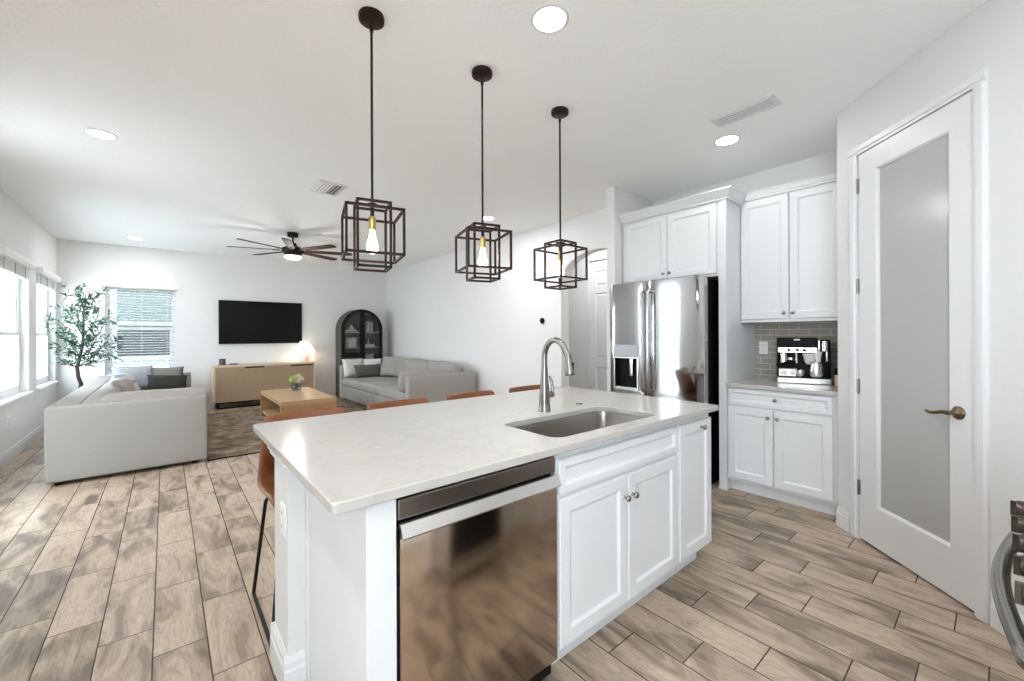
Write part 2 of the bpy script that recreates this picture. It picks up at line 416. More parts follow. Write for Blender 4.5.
    def pillow(s, wd, ht, th, mx=None, seed=1, n=16):
        b = s.bm; rnd = random.Random(seed); ph = [rnd.uniform(0, 6) for _ in range(4)]; vs = []
        def pt(i, j, sg):
            u, v = 2*i/n-1, 2*j/n-1
            x = u*wd/2*(1-.07*(1-v*v)*abs(u)**3); z = v*ht/2*(1-.07*(1-u*u)*abs(v)**3)
            t = th/2*max(0, (1-u**4)*(1-v**4))**.55
            t *= 1+.05*sin(5*u+ph[0])*sin(4*v+ph[1])
            return (x, sg*t, z+ht/2)
        g = {}
        for sg in (-1, 1):
            for i in range(n+1):
                for j in range(n+1):
                    edge = i in (0, n) or j in (0, n)
                    if edge and sg > 0: g[sg, i, j] = g[-1, i, j]; continue
                    g[sg, i, j] = b.verts.new(pt(i, j, sg)); vs.append(g[sg, i, j])
        for sg in (-1, 1):
            for i in range(n):
                for j in range(n):
                    q = [g[sg, i, j], g[sg, i+1, j], g[sg, i+1, j+1], g[sg, i, j+1]]
                    b.faces.new(q if sg < 0 else q[::-1])
        if mx is not None: bmesh.ops.transform(b, matrix=mx, verts=vs)
        return s
    def build(s, name, m, parent=None, smooth=None, label=None):
        bmesh.ops.recalc_face_normals(s.bm, faces=s.bm.faces[:])
        off = Vector((0, 0, 0)); p = parent
        while p: off += p.location; p = p.parent
        if off.length: bmesh.ops.translate(s.bm, vec=-off, verts=s.bm.verts[:])
        me = bpy.data.meshes.new(name); s.bm.to_mesh(me); s.bm.free()
        if smooth is not None:
            me.set_sharp_from_angle(angle=radians(smooth))
            for q in me.polygons: q.use_smooth = True
        me.materials.append(M[m] if isinstance(m, str) else m)
        o = bpy.data.objects.new(name, me); COL.objects.link(o)
        if parent: o.parent = parent
        if label: o['label'] = label
        return o

def tag(o, label, cat, group=None):
    o['label'] = label; o['category'] = cat
    if group: o['group'] = group
    return o
def thing(name, loc, label, cat, group=None):
    o = bpy.data.objects.new(name, None); COL.objects.link(o); o.location = loc; o.empty_display_size = .1
    return tag(o, label, cat, group)
def struct(name, mb, m, smooth=None):
    o = mb.build(name, m, None, smooth); o['kind'] = 'structure'; return o
def dup(root, loc, label, rotz=0):
    r = root.copy(); COL.objects.link(r); r.location = loc; r.rotation_euler = (0, 0, rotz); r['label'] = label
    for ch in list(root.children):
        c = ch.copy(); COL.objects.link(c); c.parent = r
        for g in list(ch.children):
            d = g.copy(); COL.objects.link(d); d.parent = c
    return r
def place(x, y, z, rz=0, rx=0, ry=0):
    return Matrix.Translation((x, y, z)) @ Matrix.Rotation(rz, 4, 'Z') @ Matrix.Rotation(rx, 4, 'X') @ Matrix.Rotation(ry, 4, 'Y')
Xa, Ya, Za = Vector((1, 0, 0)), Vector((0, 1, 0)), Vector((0, 0, 1))

# ------------------------------------------------------------------ the setting
def wall_x(mb, x0, x1, y0, y1, holes):
    """wall slab between x0..x1 running along Y, with rectangular holes (ya,yb,za,zb)"""
    cur = y0
    for ya, yb, za, zb in sorted(holes):
        mb.box(x0, x1, cur, ya, 0, CE)
        if za > 0: mb.box(x0, x1, ya, yb, 0, za)
        if zb < CE: mb.box(x0, x1, ya, yb, zb, CE)
        cur = yb
    mb.box(x0, x1, cur, y1, 0, CE); return mb
def wall_y(mb, y0, y1, x0, x1, holes):
    cur = x0
    for xa, xb, za, zb in sorted(holes):
        mb.box(cur, xa, y0, y1, 0, CE)
        if za > 0: mb.box(xa, xb, y0, y1, 0, za)
        if zb < CE: mb.box(xa, xb, y0, y1, zb, CE)
        cur = xb
    mb.box(cur, x1, y0, y1, 0, CE); return mb

struct('floor', MB().box(XL-.15, 6.2, -3.65, YT+.15, -.1, 0), 'floor')
struct('ceiling', MB().box(XL-.15, 6.2, -3.65, YT+.15, CE, CE+.1), 'ceiling')
W1 = (6.46, 7.72, .65, 2.19); W2 = (8.12, 9.30, .65, 2.19); SL = (4.28, 4.98, 0.02, 2.42); ADDED_SL = (-1.8, -.3, 0.02, 2.42)  # the last opening is unseen, added to let in more daylight
struct('wall_left', wall_x(MB(), XL-.12, XL, -3.65, YT+.15, [W1, W2, SL, ADDED_SL]), 'wall')
WB = (-.755, .145, .66, 2.16)
struct('wall_back', wall_y(MB(), YT, YT+.12, XL, 6.2, [WB]), 'wall')
struct('wall_front', wall_y(MB(), -3.65, -3.5, XL, 6.2, []), 'wallw')
# right wall of the living room: the arch opening is cut out of one outline
def arch_wall():
    y0, y1 = 2.65, 3.80; zc, rise = 2.02, .36; cy, hw = (y0+y1)/2, (y1-y0)/2
    arc = [(cy+hw*cos(pi*i/24), zc+rise*sin(pi*i/24)) for i in range(25)]      # from y1 over to y0
    mb = MB()
    mb.box(XR, XR+.15, 3.80, YT, 0, CE)
    # header over the arch, as slices so that every face is convex
    for i in range(24):
        (ya, za), (yb, zb) = arc[i], arc[i+1]
        mb.prism([(ya, za), (ya, CE), (yb, CE), (yb, zb)], (XR, 0, 0), Ya, Za, Xa, .15)
    return mb
struct('wall_right', arch_wall(), 'wall')
struct('wall_stub', MB().box(3.535, 6.2, 2.556, 2.655, 0, CE), 'wall')
struct('wall_kitchen', MB().box(XK, XK+.12, .60, 2.55, 0, CE), 'wall')
struct('wall_pantry_side', MB().box(3.563, 6.2, .615, .729, 0, CE).box(6.05, 6.2, .729, YT, 0, CE), 'wallw')
struct('wall_hall', wall_x(MB(), 5.07, 5.19, 2.65, YT, [(3.36, 4.14, 0, 2.46)]).box(5.19, 6.05, 2.65, YT, 0, .001), 'wall')
# the diagonal pantry wall: p(s) = corner - s*(1,1)/sqrt2
DC = Vector((3.563, .729, 0)); DS = Vector((-1, -1, 0)).normalized(); DN = Vector((-1, 1, 0)).normalized()
DL = 1.17
d0, d1 = .192, .921                                     # door opening along the wall
def diag_wall():
    mb = MB()
    for a, b_, z0, z1 in ((0, d0, 0, CE), (d1, DL, 0, CE), (d0, d1, 2.475, CE)):
        mb.prism([(a, z0), (b_, z0), (b_, z1), (a, z1)], DC, DS, Za, -DN, .12)
    return mb
struct('wall_pantry', diag_wall(), 'wallw')
E1 = DC + DS*DL
struct('wall_pantry_return', MB().box(E1.x, E1.x+.12, -.80, E1.y, 0, CE), 'wallw')
struct('wall_range', MB().box(.98, E1.x+.12, -.92, -.80, 0, CE).box(E1.x+.12, 6.2, -.92, -.80, 0, CE).box(6.05, 6.2, -.80, .615, 0, CE), 'wallw')

# baseboards
def base_run(mb, p0, p1, nrm, h=.135):
    p0, p1, nrm = Vector(p0), Vector(p1), Vector(nrm); L = (p1-p0).length; A = (p1-p0).normalized()
    prof = [(0, 0), (.016, 0), (.016, h*.66), (.012, h*.72), (.012, h*.86), (.007, h*.93), (.005, h), (0, h)]
    mb.prism(prof, p0, nrm, Za, A, L); return mb
struct('baseboard_left', base_run(base_run(MB(), (XL, 5.2, 0), (XL, YT, 0), Xa), (XL, -.25, 0), (XL, 4.25, 0), Xa), 'trim')
struct('baseboard_back', base_run(MB(), (XL, YT, 0), (XR, YT, 0), -Ya), 'trim')
struct('baseboard_right', base_run(MB(), (XR, 3.8, 0), (XR, YT, 0), -Xa), 'trim')
mb = base_run(MB(), DC, DC+DS*(d0-.075), DN); base_run(mb, DC+DS*(d1+.075), DC+DS*DL, DN)
struct('baseboard_pantry', mb, 'trim')

# ------------------------------------------------------------------ windows
def window_left(n, hole):
    ya, yb, za, zb = hole; x0, x1 = XL-.12, XL-.075
    mb = MB()
    mb.frame((x0, ya, za), Ya, Za, Xa, yb-ya, zb-za, [(0, 0), (0, .045), (.055, .045), (.055, 0)])
    zm = 1.36
    mb.frame((x0+.005, ya+.05, za+.05), Ya, Za, Xa, yb-ya-.1, zm-za-.03, [(0, 0), (0, .05), (.045, .05), (.045, 0)])
    mb.frame((x0, ya+.05, zm-.02), Ya, Za, Xa, yb-ya-.1, zb-zm-.03, [(0, 0), (0, .03), (.04, .03), (.04, 0)])
    o = struct('window_%d' % n, mb, 'vinyl')
    g = MB().box(x0+.015, x0+.019, ya+.05, yb-.05, za+.05, zb-.05).build('pane', 'glass', o)
    s = MB().box(XL-.12, XL+.035, ya-.03, yb+.03, za-.032, za+.002, .005).build('sill', 'sill', o)
    return o
window_left(1, W1); window_left(2, W2)
def window_back():
    xa, xb, za, zb = WB; y0 = YT+.075
    mb = MB()
    mb.frame((xa, y0, za), Xa, Za, Ya, xb-xa, zb-za, [(0, 0), (0, .045), (.05, .045), (.05, 0)])
    zm = 1.44
    mb.frame((xa+.04, y0-.005, za+.04), Xa, Za, Ya, xb-xa-.08, zm-za, [(0, 0), (0, .04), (.045, .04), (.045, 0)])
    o = struct('window_3', mb, 'vinyl')
    MB().box(xa+.05, xb-.05, y0+.02, y0+.024, za+.05, zb-.05).build('pane', 'dimmed', o)
    MB().box(xa-.03, xb+.03, YT-.03, YT+.12, za-.032, za+.002, .005).build('sill', 'sill', o)
window_back()
# dining side sliding door left of the frame; second one added unseen for daylight
for dn, (ya, yb, za, zb) in ((1, SL), (4, ADDED_SL)):
    mb = MB(); q = (yb-ya)/2+.03
    for k in range(2):
        mb.frame((XL-.11+.04*k, ya+k*(q-.06), za), Ya, Za, Xa, q, zb-za, [(0, 0), (0, .04), (.06, .04), (.06, 0)])
    o = struct('door_%d' % dn, mb, 'vinyl')
    MB().box(XL-.09, XL-.086, ya+.05, yb-.05, za+.06, zb-.06).build('pane', 'glass', o)

# blinds: raised stacks on the left, lowered slats on the back window
def raised_blind(hole, label):
    ya, yb, za, zb = hole; t = thing('window_blind', (XL, (ya+yb)/2, zb), label, 'blind', 'blinds of the left windows')
    MB().box(XL-.005, XL+.055, ya-.03, yb+.03, zb-.035, zb+.045, .006).box(XL+.055, XL+.063, ya-.035, yb+.035, zb-.01, zb+.05, .003).build('valance', 'blind', t)
    mb = MB()
    for i in range(15):
        z = zb-.045-i*.0068
        mb.box(XL-.045, XL+.006, ya+.02, yb-.02, z-.003, z, mx=None)
    mb.build('slat_stack', 'blind', t)
    MB().box(XL-.047, XL+.008, ya+.018, yb-.018, zb-.168, zb-.147, .004).build('bottom_rail', 'blind', t)
    for y in (ya+.2, (ya+yb)/2, yb-.2): MB().tube([(XL+.009, y, zb-.03), (XL+.011, y-.01, zb-.10), (XL+.009, y, zb-.165)], .0035, 6).build('lift_cord', 'greybook', t)
    mb = MB().cyl((XL+.02, yb-.16, zb-.04), (XL+.02, yb-.16, 1.22), .0015, seg=6).lathe([(.003, 0), (.008, .01), (.006, .035)], (XL+.02, yb-.16, 1.185), 10)
    mb.build('pull_cord', 'blind', t)
raised_blind(W1, 'raised white blind with valance over the nearer left-hand window')
raised_blind(W2, 'raised white blind with valance over the far left window beside the corner')
def lowered_blind():
    xa, xb, za, zb = WB
    t = thing('window_blind', ((xa+xb)/2, YT, zb), 'lowered white slatted blind over the window behind the olive tree', 'blind')
    MB().box(xa-.03, xb+.03, YT-.055, YT+.01, zb-.03, zb+.035, .006).box(xa-.04, xb+.04, YT-.066, YT-.055, zb-.02, zb+.045, .003).build('valance', 'blind', t)
    mb = MB(); n = 32
    for i in range(n):
        z = zb-.055-i*.0447
        mb.box(-.025, .025, xa+.012, xb-.012, -.0015, .0015, mx=Matrix.Translation((0, YT+.03, z)) @ Matrix.Rotation(pi/2, 4, 'Z') @ Matrix.Rotation(radians(12), 4, 'Y') @ Matrix.Translation((0, 0, 0)) @ Matrix.Scale(-1, 4, (0, 1, 0)))
    mb.build('slats', 'blind', t)
    MB().box(xa+.01, xb-.01, YT+.004, YT+.056, za+.015, za+.035, .004).build('bottom_rail', 'blind', t)
    for x in (xa+.12, (xa+xb)/2, xb-.12):
        for y in (YT+.006, YT+.054): MB().cyl((x, y, za+.03), (x, y, zb-.03), .0012, seg=5).build('ladder_cord', 'blind', t)
lowered_blind()

# outside: ground and the neighbouring house seen through the back window
struct('ground', MB().box(-30, 30, -20, 40, -.35, -.12), 'lanai')
hs = thing('neighbour_house', (-.6, 13.4, -.12), 'cream stucco neighbouring house outside the back window', 'house')
MB().box(-9, 6, 13.4, 20, -.12, 3.3).prism([(-.5, 0), (7.1, 0), (3.3, 2.2)], (-9.4, 13.4, 3.3), Ya, Za, Xa, 15.8).build('house_wall', 'stone', hs)
wf = MB().frame((-.95, 13.38, .75), Xa, Za, -Ya, 1.35, 1.75, [(0, 0), (0, .06), (.09, .06), (.09, 0)]).box(-.95, .4, 13.32, 13.38, 1.58, 1.68).build('window_frame', 'vinyl', hs)
MB().box(-.86, .31, 13.36, 13.39, 1.66, 2.41).build('upper_pane', 'teal', hs)
MB().box(-.86, .31, 13.35, 13.39, .84, 1.60).build('lower_screen', 'darkscr', hs)
# ------------------------------------------------------------------ doors of the setting
def slab_door(mb, O, A, N, w, h, t, cells):
    """six-panel door: a slab with raised panels sunk into moulded openings"""
    O, A, N = Vector(O), Vector(A), Vector(N)
    xs = sorted({0, w} | {c[0] for c in cells} | {c[0]+c[2] for c in cells})
    zs = sorted({0, h} | {c[1] for c in cells} | {c[1]+c[3] for c in cells})
    inside = lambda x, z: any(c[0] < x < c[0]+c[2] and c[1] < z < c[1]+c[3] for c in cells)
    for i in range(len(xs)-1):
        for j in range(len(zs)-1):
            if not inside((xs[i]+xs[i+1])/2, (zs[j]+zs[j+1])/2):
                mb.prism([(xs[i], zs[j]), (xs[i+1], zs[j]), (xs[i+1], zs[j+1]), (xs[i], zs[j+1])], O, A, Za, N, t)
    for x, z, cw, ch in cells:
        mb.panel(O+A*x+Za*z, A, Za, N, cw, ch, [(0, 0), (0, t), (.012, t-.012), (.022, t-.012), (.045, t-.003), (.06, t-.003)])
    return mb
hw = .76
cells = []
for x in (.105, .42):
    for z, ch in ((.2, .62), (.95, 1.0), (2.05, .24)): cells.append((x, z, .235, ch))
mb = slab_door(MB(), (5.11, 4.13, .008), -Ya, -Xa, hw, 2.44, .035, cells)
o = struct('door_2', mb, 'trim')
MB().lathe([(.03, 0), (.03, .008), (.012, .012), (.012, .04), (.026, .05), (.028, .065), (.018, .075), (.002, .078)], (5.075, 3.44, .95), 16, -Xa).build('door_knob', 'bronze', o, 40)
mb = MB()
for ya_, yb_, z0, z1 in ((4.14, 4.215, 0, 2.53), (3.285, 3.36, 0, 2.53), (3.36, 4.14, 2.46, 2.53)):
    mb.box(5.052, 5.07, ya_, yb_, z0, z1, .004)
struct('trim_1', mb, 'trim')
# pantry door with one tall frosted pane
def dpt(s, z=0, n=0): return DC + DS*s + Za*z + DN*n
g0, g1, gz0, gz1 = .335, .797, .255, 2.34
mb = MB(); T = .035
e0, e1, ez0, ez1 = d0+.006, d1-.006, .012, 2.470
A0 = dpt(0, 0, -.034)
for a, b_, z0, z1 in ((e0, g0, ez0, ez1), (g1, e1, ez0, ez1), (g0, g1, ez0, gz0), (g0, g1, gz1, ez1)):
    mb.prism([(a, z0), (b_, z0), (b_, z1), (a, z1)], A0, DS, Za, DN, T)
mb.frame(dpt(g0, gz0, -.034), DS, Za, DN, g1-g0, gz1-gz0, [(0, .0), (0, T), (.012, T-.010), (.014, .0)])
o = struct('door_3', mb, 'trim')
mb = MB().prism([(g0+.012, gz0+.012), (g1-.012, gz0+.012), (g1-.012, gz1-.012), (g0+.012, gz1-.012)], dpt(0, 0, -.022), DS, Za, DN, .006)
mb.build('frosted_pane', 'frost', o, label='frosted grey glass pane')
for z in (2.275, 1.63, .985, .335):
    MB().cyl(dpt(.194, z-.048, .006), dpt(.194, z+.048, .006), .0065, seg=10).prism([(.182, z-.045), (.206, z-.045), (.206, z+.045), (.182, z+.045)], dpt(0, 0, -.002), DS, Za, DN, .004).build('hinge', 'hinge', o, 40)
mb = MB().lathe([(.033, 0), (.033, .006), (.027, .012), (.016, .016), (.012, .022), (.012, .046), (.014, .05), (.012, .056), (.004, .058)], dpt(.842, .935, .0), 20, DN)
mb.tube([dpt(.842, .935, .05), dpt(.815, .935, .052), dpt(.795, .930, .052), dpt(.775, .924, .053), dpt(.752, .921, .054), dpt(.735, .924, .055), dpt(.727, .929, .055)], [.0105, .0105, .0095, .0085, .0075, .0075, .005], 10)
mb.build('lever_handle', 'bronze', o, 50)
mb = MB().prism([(e1-.002, .89), (e1+.006, .89), (e1+.006, .95), (e1-.002, .95)], dpt(0, 0, -.012), DS, Za, DN, .0145); mb.build('strike_plate', 'hinge', o)
mb = MB()
prof = [(0, 0), (.062, 0), (.062, .012), (.05, .018), (.018, .018), (.012, .010), (0, .010)]
def casing(mb, s, z0, z1, flip):
    pts = [(a if not flip else -a, b_) for a, b_ in prof]
    mb.prism(pts, dpt(s, z0, 0), DS, DN, Za, z1-z0)
casing(mb, d0, 0, 2.475, True); casing(mb, d1, 0, 2.475, False)
mb.prism([(b_, a) for a, b_ in prof], dpt(d0-.062, 2.475, 0), DN, Za, DS, d1-d0+.124)
struct('trim_2', mb, 'trim')

# ------------------------------------------------------------------ cabinet pieces
DOOR = [(0, 0), (0, .016), (.004, .020), (.056, .020), (.062, .016), (.066, .010), (.074, .0085)]
DRAW = [(0, 0), (0, .016), (.004, .020), (.030, .020), (.036, .016), (.040, .010), (.048, .0085)]
def knob(o, p, n):
    MB().lathe([(.0085, 0), (.0065, .003), (.005, .012), (.008, .016), (.0135, .020), (.0145, .0245), (.012, .029), (.006, .0315), (.001, .032)], p, 18, n).build('knob', 'knob', o, 50, 'satin nickel knob')
def cab_front(t, name, O, A, N, wd, ht, kn=None, loops=DOOR):
    o = MB().panel(O, A, Za, N, wd, ht, loops).build(name, 'cab', t)
    if kn: knob(o, Vector(O)+Vector(A)*kn[0]+Za*kn[1]+Vector(N)*.02, N)
    return o
def crown(mb, pts, z, h=.075, proj=.055):
    """crown moulding swept along a polyline seen from above; outward is to the right of travel"""
    prof = [(0, 0), (.012, 0), (.012, h*.22), (.02, h*.3), (proj*.75, h*.72), (proj*.8, h*.8), (proj, h*.86), (proj, h), (0, h)]
    pts = [Vector((x, y, 0)) for x, y in pts]; prev = None
    for i, p in enumerate(pts):
        nrm = []
        if i > 0: d = (p-pts[i-1]).normalized(); nrm.append(Vector((d.y, -d.x, 0)))
        if i < len(pts)-1: d = (pts[i+1]-p).normalized(); nrm.append(Vector((d.y, -d.x, 0)))
        n = sum(nrm, Vector()); n = n/ (n.length**2) * (len(nrm) if len(nrm) > 1 else 1) if len(nrm) > 1 else nrm[0]
        rg = mb.ring([p+n*a+Za*(z+b_) for a, b_ in prof])
        if prev: mb.bridge(prev, rg)
        else: mb.cap(rg[::-1])
        prev = rg
    mb.cap(prev); return mb

# ------------------------------------------------------------------ the island
FY = 1.085                       # face of its doors
IX0, IX1 = .407, 2.43
t = thing('end_panel', (.45, 1.4, 0), 'wide white end panel closing the island beside the dishwasher', 'panel')
MB().box(IX0, .492, FY+.003, 1.688, 0, .884, .002).build('panel', 'cab', t)
MB().box(IX0-.007, IX0, 1.655, 1.688, 0, .884, .002).build('edge_strip', 'cab', t)
struct('wall_island', MB().box(.342, IX1, 1.69, 1.925, 0, .866), 'wallw')
mb = base_run(MB(), (.342, 1.69, 0), (.342, 1.925, 0), -Xa, .15); base_run(mb, (.326, 1.925, 0), (IX1, 1.925, 0), Ya, .15); base_run(mb, (.326, 1.69, 0), (IX0-.008, 1.69, 0), -Ya, .15)
struct('baseboard_island', mb, 'trim')
mb = MB().box(.318, .345, 1.675, 1.94, .866, .884, .004).box(.334, IX1, 1.69, 1.94, .866, .884, .003).box(.326, .342, 1.682, 1.935, .845, .866, .004)
struct('trim_3', mb, 'trim')

t = thing('dishwasher', (.815, 1.09, 0), 'stainless steel dishwasher built into the island end', 'dishwasher')
MB().box(.497, 1.135, 1.12, 1.66, .02, .866, .003).build('tub', 'black', t)
MB().box(.499, 1.133, 1.092, 1.12, .804, .862, .004).build('control_strip', 'dwlip', t)
MB().box(.500, 1.132, FY-.002, 1.12, .098, .785, .004).build('door_panel', 'dw', t, 30)
mb = MB().prism([(1.09, .758), (1.064, .758), (1.060, .764), (1.080, .796), (1.084, .798), (1.09, .798)], (.500, 0, 0), Ya, Za, Xa, .632)
mb.build('handle_lip', 'steel', t)
MB().box(.50, 1.132, 1.155, 1.175, .0, .095).build('toe_kick', 'black', t)

t = thing('sink_base_cabinet', (1.59, 1.1, 0), 'white double-door island cabinet under the sink with false drawer front', 'cabinet')
mb = MB().box(1.139, 1.157, 1.105, 1.66, .1, .884).box(2.035, 2.05, 1.105, 1.66, .1, .884).box(1.157, 2.035, 1.105, 1.125, .1, .884).box(1.157, 2.035, 1.125, 1.66, .1, .115)
mb.build('carcass', 'cab', t)
cab_front(t, 'door', (1.150, 1.105, .122), Xa, -Ya, .443, .572, (.443-.028, .572-.095))
cab_front(t, 'door', (1.599, 1.105, .122), Xa, -Ya, .443, .572, (.028, .572-.095))
cab_front(t, 'drawer_front', (1.150, 1.105, .712), Xa, -Ya, .892, .134, None, DRAW)
MB().box(1.139, 2.05, 1.165, 1.18, 0, .1).build('toe_kick', 'cab', t)
t = thing('pullout_cabinet', (2.25, 1.1, 0), 'narrow white pull-out cabinet at the fridge end of the island', 'cabinet')
MB().box(2.053, IX1, 1.105, 1.66, .1, .884, .002).build('carcass', 'cab', t)
cab_front(t, 'door', (2.064, 1.105, .122), Xa, -Ya, .36, .722, (.23, .685))
MB().box(2.053, IX1-.03, 1.165, 1.18, 0, .1).build('toe_kick', 'cab', t)

def rrect(x0, x1, y0, y1, r, n=6):
    out = []
    for cx, cy, a in ((x1-r, y1-r, 0), (x0+r, y1-r, 90), (x0+r, y0+r, 180), (x1-r, y0+r, 270)):
        for i in range(n+1):
            q = radians(a+90*i/n); out.append((cx+r*cos(q), cy+r*sin(q)))
    return out
SX0, SX1, SY0, SY1 = 1.185, 1.935, 1.135, 1.495
def countertop(mb, x0, x1, y0, y1, z0, z1, hole=None, r=.014):
    e = .003
    levels = [(e, z0), (0, z0+e), (0, z1-e), (e, z1)]
    outer = [mb.ring([(x, y, z) for x, y in rrect(x0+i, x1-i, y0+i, y1-i, r)]) for i, z in levels]
    for a, b_ in zip(outer, outer[1:]): mb.bridge(a, b_)
    if not hole: mb.cap(outer[0][::-1]); mb.cap(outer[-1]); return mb
    inner = [mb.ring([(x, y, z) for x, y in rrect(hole[0]-i, hole[1]+i, hole[2]-i, hole[3]+i, .055)]) for i, z in levels]
    for a, b_ in zip(inner, inner[1:]): mb.bridge(a, b_)
    for k in (0, -1):
        ed = []
        for rg in (outer[k], inner[k]):
            for i in range(len(rg)):
                q = mb.bm.edges.get((rg[i], rg[(i+1) % len(rg)]))
                ed.append(q)
        bmesh.ops.triangle_fill(mb.bm, use_beauty=True, use_dissolve=False, edges=ed)
    return mb
o = countertop(MB(), .3105, 2.457, 1.052, 2.25, .884, .914, (SX0, SX1, SY0, SY1)).build('island_countertop', 'quartz')
tag(o, 'pale veined quartz countertop of the island, cut out for the sink', 'countertop')
t = thing('sink', (1.56, 1.315, .884), 'undermounted stainless steel sink in the island countertop', 'sink')
mb = MB(); prev = None
for ins, z in ((-.02, .883), (-.002, .883), (.004, .85), (.012, .70), (.03, .672), (.07, .664)):
    rg = mb.ring([(x, y, z) for x, y in rrect(SX0+ins, SX1-ins, SY0+ins, SY1-ins, max(.03, .055-ins*.3))])
    if prev: mb.bridge(prev, rg)
    prev = rg
mb.cap(prev); mb.build('basin', 'basin', t, 35)
MB().lathe([(.045, 0), (.045, .003), (.03, .004), (.028, .001), (.002, .001)], (1.56, 1.36, .664), 20).build('drain', 'chrome', t, 40)
t = thing('faucet', (1.562, 1.585, .914), 'brushed nickel gooseneck faucet behind the sink', 'faucet')
fx, fy = 1.562, 1.585
MB().lathe([(.033, 0), (.033, .006), (.030, .012), (.029, .05), (.027, .10), (.022, .16), (.0185, .21), (.017, .24)], (fx, fy, .914), 24).build('body', 'nickel', t, 40)
pts = [(fx, fy, 1.14), (fx, fy, 1.20)] + [(fx, fy-.080+.080*cos(a), 1.200+.098*sin(a)) for a in [pi*i/14 for i in range(1, 13)]]
pts.append((fx, fy-.170, 1.212))
MB().tube(pts, .0155, 14).build('spout', 'nickel', t, 40)
sp0 = Vector((fx, fy-.167, 1.232)); sp1 = Vector((fx, fy-.184, 1.118))
h = MB().lathe([(.0155, 0), (.0175, .006), (.0185, .05), (.022, .09), (.025, .108), (.021, .115)], sp0, 18, sp1-sp0).build('spray_head', 'nickel', t, 40)
MB().soft(fx+.006, fx+.024, fy-.193, fy-.172, 1.145, 1.185, .006, 3).build('spray_button', 'blackp', h, 40)
hb = MB().cyl((fx+.015, fy, 1.0), (fx+.062, fy, 1.0), .019, .017, 16).build('valve', 'nickel', t, 40)
MB().tube([(fx+.055, fy, 1.0), (fx+.064, fy, 1.03), (fx+.060, fy+.006, 1.07), (fx+.05, fy+.012, 1.10)], [.010, .009, .008, .006], 10).build('lever', 'nickel', hb, 50)
tag(MB().lathe([(.021, 0), (.021, .004), (.017, .007), (.002, .0075)], (1.875, 1.61, .914), 20).build('disposal_button', 'nickel', None, 40), 'small round nickel air button on the island behind the sink', 'button')

def outlet(name, O, A, N, label):
    """a duplex outlet plate, O at its centre"""
    O, A, N = Vector(O), Vector(A), Vector(N)
    t = thing(name, O, label, 'outlet')
    MB().panel(O-A*.036-Za*.058, A, Za, N, .072, .116, [(0, 0), (0, .003), (.003, .006), (.01, .006)]).build('cover_plate', 'outlet', t)
    for s in (-1, 1):
        k_ = MB().panel(O-A*.017+Za*(s*.026-.015), A, Za, N, .034, .030, [(0, .004), (0, .0075), (.002, .008), (.004, .008)]).build('socket', 'ceram', t)
        for k in (-.006, .006): MB().panel(O+A*(k-.0012)+Za*(s*.026-.004), A, Za, N, .0024, .009, [(0, .006), (0, .0084), (.0004, .0085)]).build('slot', 'gapshade', k_)
outlet('power_outlet', (.342, 1.752, .632), Ya, -Xa, 'white outlet on the end of the island half wall')
outlet('power_outlet', (XL, 6.80, .42), Ya, Xa, 'white outlet low on the wall under the left window')
outlet('power_outlet', (4.262, 1.425, 1.195), Ya, -Xa, 'white outlet on the tiled backsplash beside the coffee machine')

# ------------------------------------------------------------------ coffee nook
struct('trim_4', MB().box(4.262, XK, .729, 1.50, .914, 1.46), 'tile')
NB, NA = -Xa, -Ya                                     # faces look towards -X, widths run towards -Y
t = thing('tall_end_panel', (3.95, 1.53, 0), 'tall white side panel between the refrigerator and the coffee counter', 'panel')
MB().box(3.66, XK-.002, 1.502, 1.565, 0, 2.47, .002).build('panel', 'cab', t)
MB().box(3.64, 3.66, 1.502, 1.565, 0, 2.47, .004).box(3.632, 3.66, 1.498, 1.569, 0, .02, .003).build('face_strip', 'cab', t)
t = thing('base_cabinet', (3.9, 1.115, 0), 'white base cabinet with one drawer under the coffee machine', 'cabinet')
mb = MB().box(3.66, XK-.002, .731, 1.50, .1, .884)
mb.build('carcass', 'cab', t)
cab_front(t, 'door', (3.66, 1.492, .122), NA, NB, .338, .598, (.338-.03, .598-.06))
cab_front(t, 'door', (3.66, 1.148, .122), NA, NB, .372, .598, (.03, .598-.06))
cab_front(t, 'drawer', (3.66, 1.492, .735), NA, NB, .716, .135, (.358, .07), DRAW)
MB().box(3.725, 3.74, .731, 1.50, 0, .1).build('toe_kick', 'cab', t)
o = countertop(MB(), 3.615, XK-.001, .731, 1.500, .884, .914, None, .004).build('nook_countertop', 'quartz')
tag(o, 'short quartz countertop on the base cabinet beside the pantry door', 'countertop')
t = thing('wall_cabinet', (4.1, 1.12, 1.44), 'tall white two-door wall cabinet above the coffee machine', 'cabinet')
MB().box(3.955, XK-.002, .731, 1.50, 1.44, 2.50).build('carcass', 'cab', t)
cab_front(t, 'door', (3.955, 1.496, 1.452), NA, NB, .368, 1.035, (.368-.03, .045))
cab_front(t, 'door', (3.955, 1.122, 1.452), NA, NB, .352, 1.035, (.03, .045))
crown(MB(), [(3.950, 1.500), (3.950, .731)], 2.50, .062, .04).build('crown_moulding', 'cab', t)
MB().box(3.945, 3.965, .731, 1.50, 1.424, 1.445, .003).build('light_rail', 'cab', t)
t = thing('fridge_cabinet', (3.95, 2.06, 1.83), 'deep white two-door cabinet mounted over the refrigerator', 'cabinet')
MB().box(3.66, XK-.002, 1.567, 2.547, 1.83, 2.49).build('carcass', 'cab', t)
cab_front(t, 'door', (3.66, 2.515, 1.852), NA, NB, .475, .605, (.475-.03, .05))
cab_front(t, 'door', (3.66, 2.035, 1.852), NA, NB, .450, .605, (.03, .05))
crown(MB(), [(4.26, 1.50), (3.645, 1.50), (3.645, 2.547)][::-1], 2.472, .085, .06).build('crown_moulding', 'cab', t)

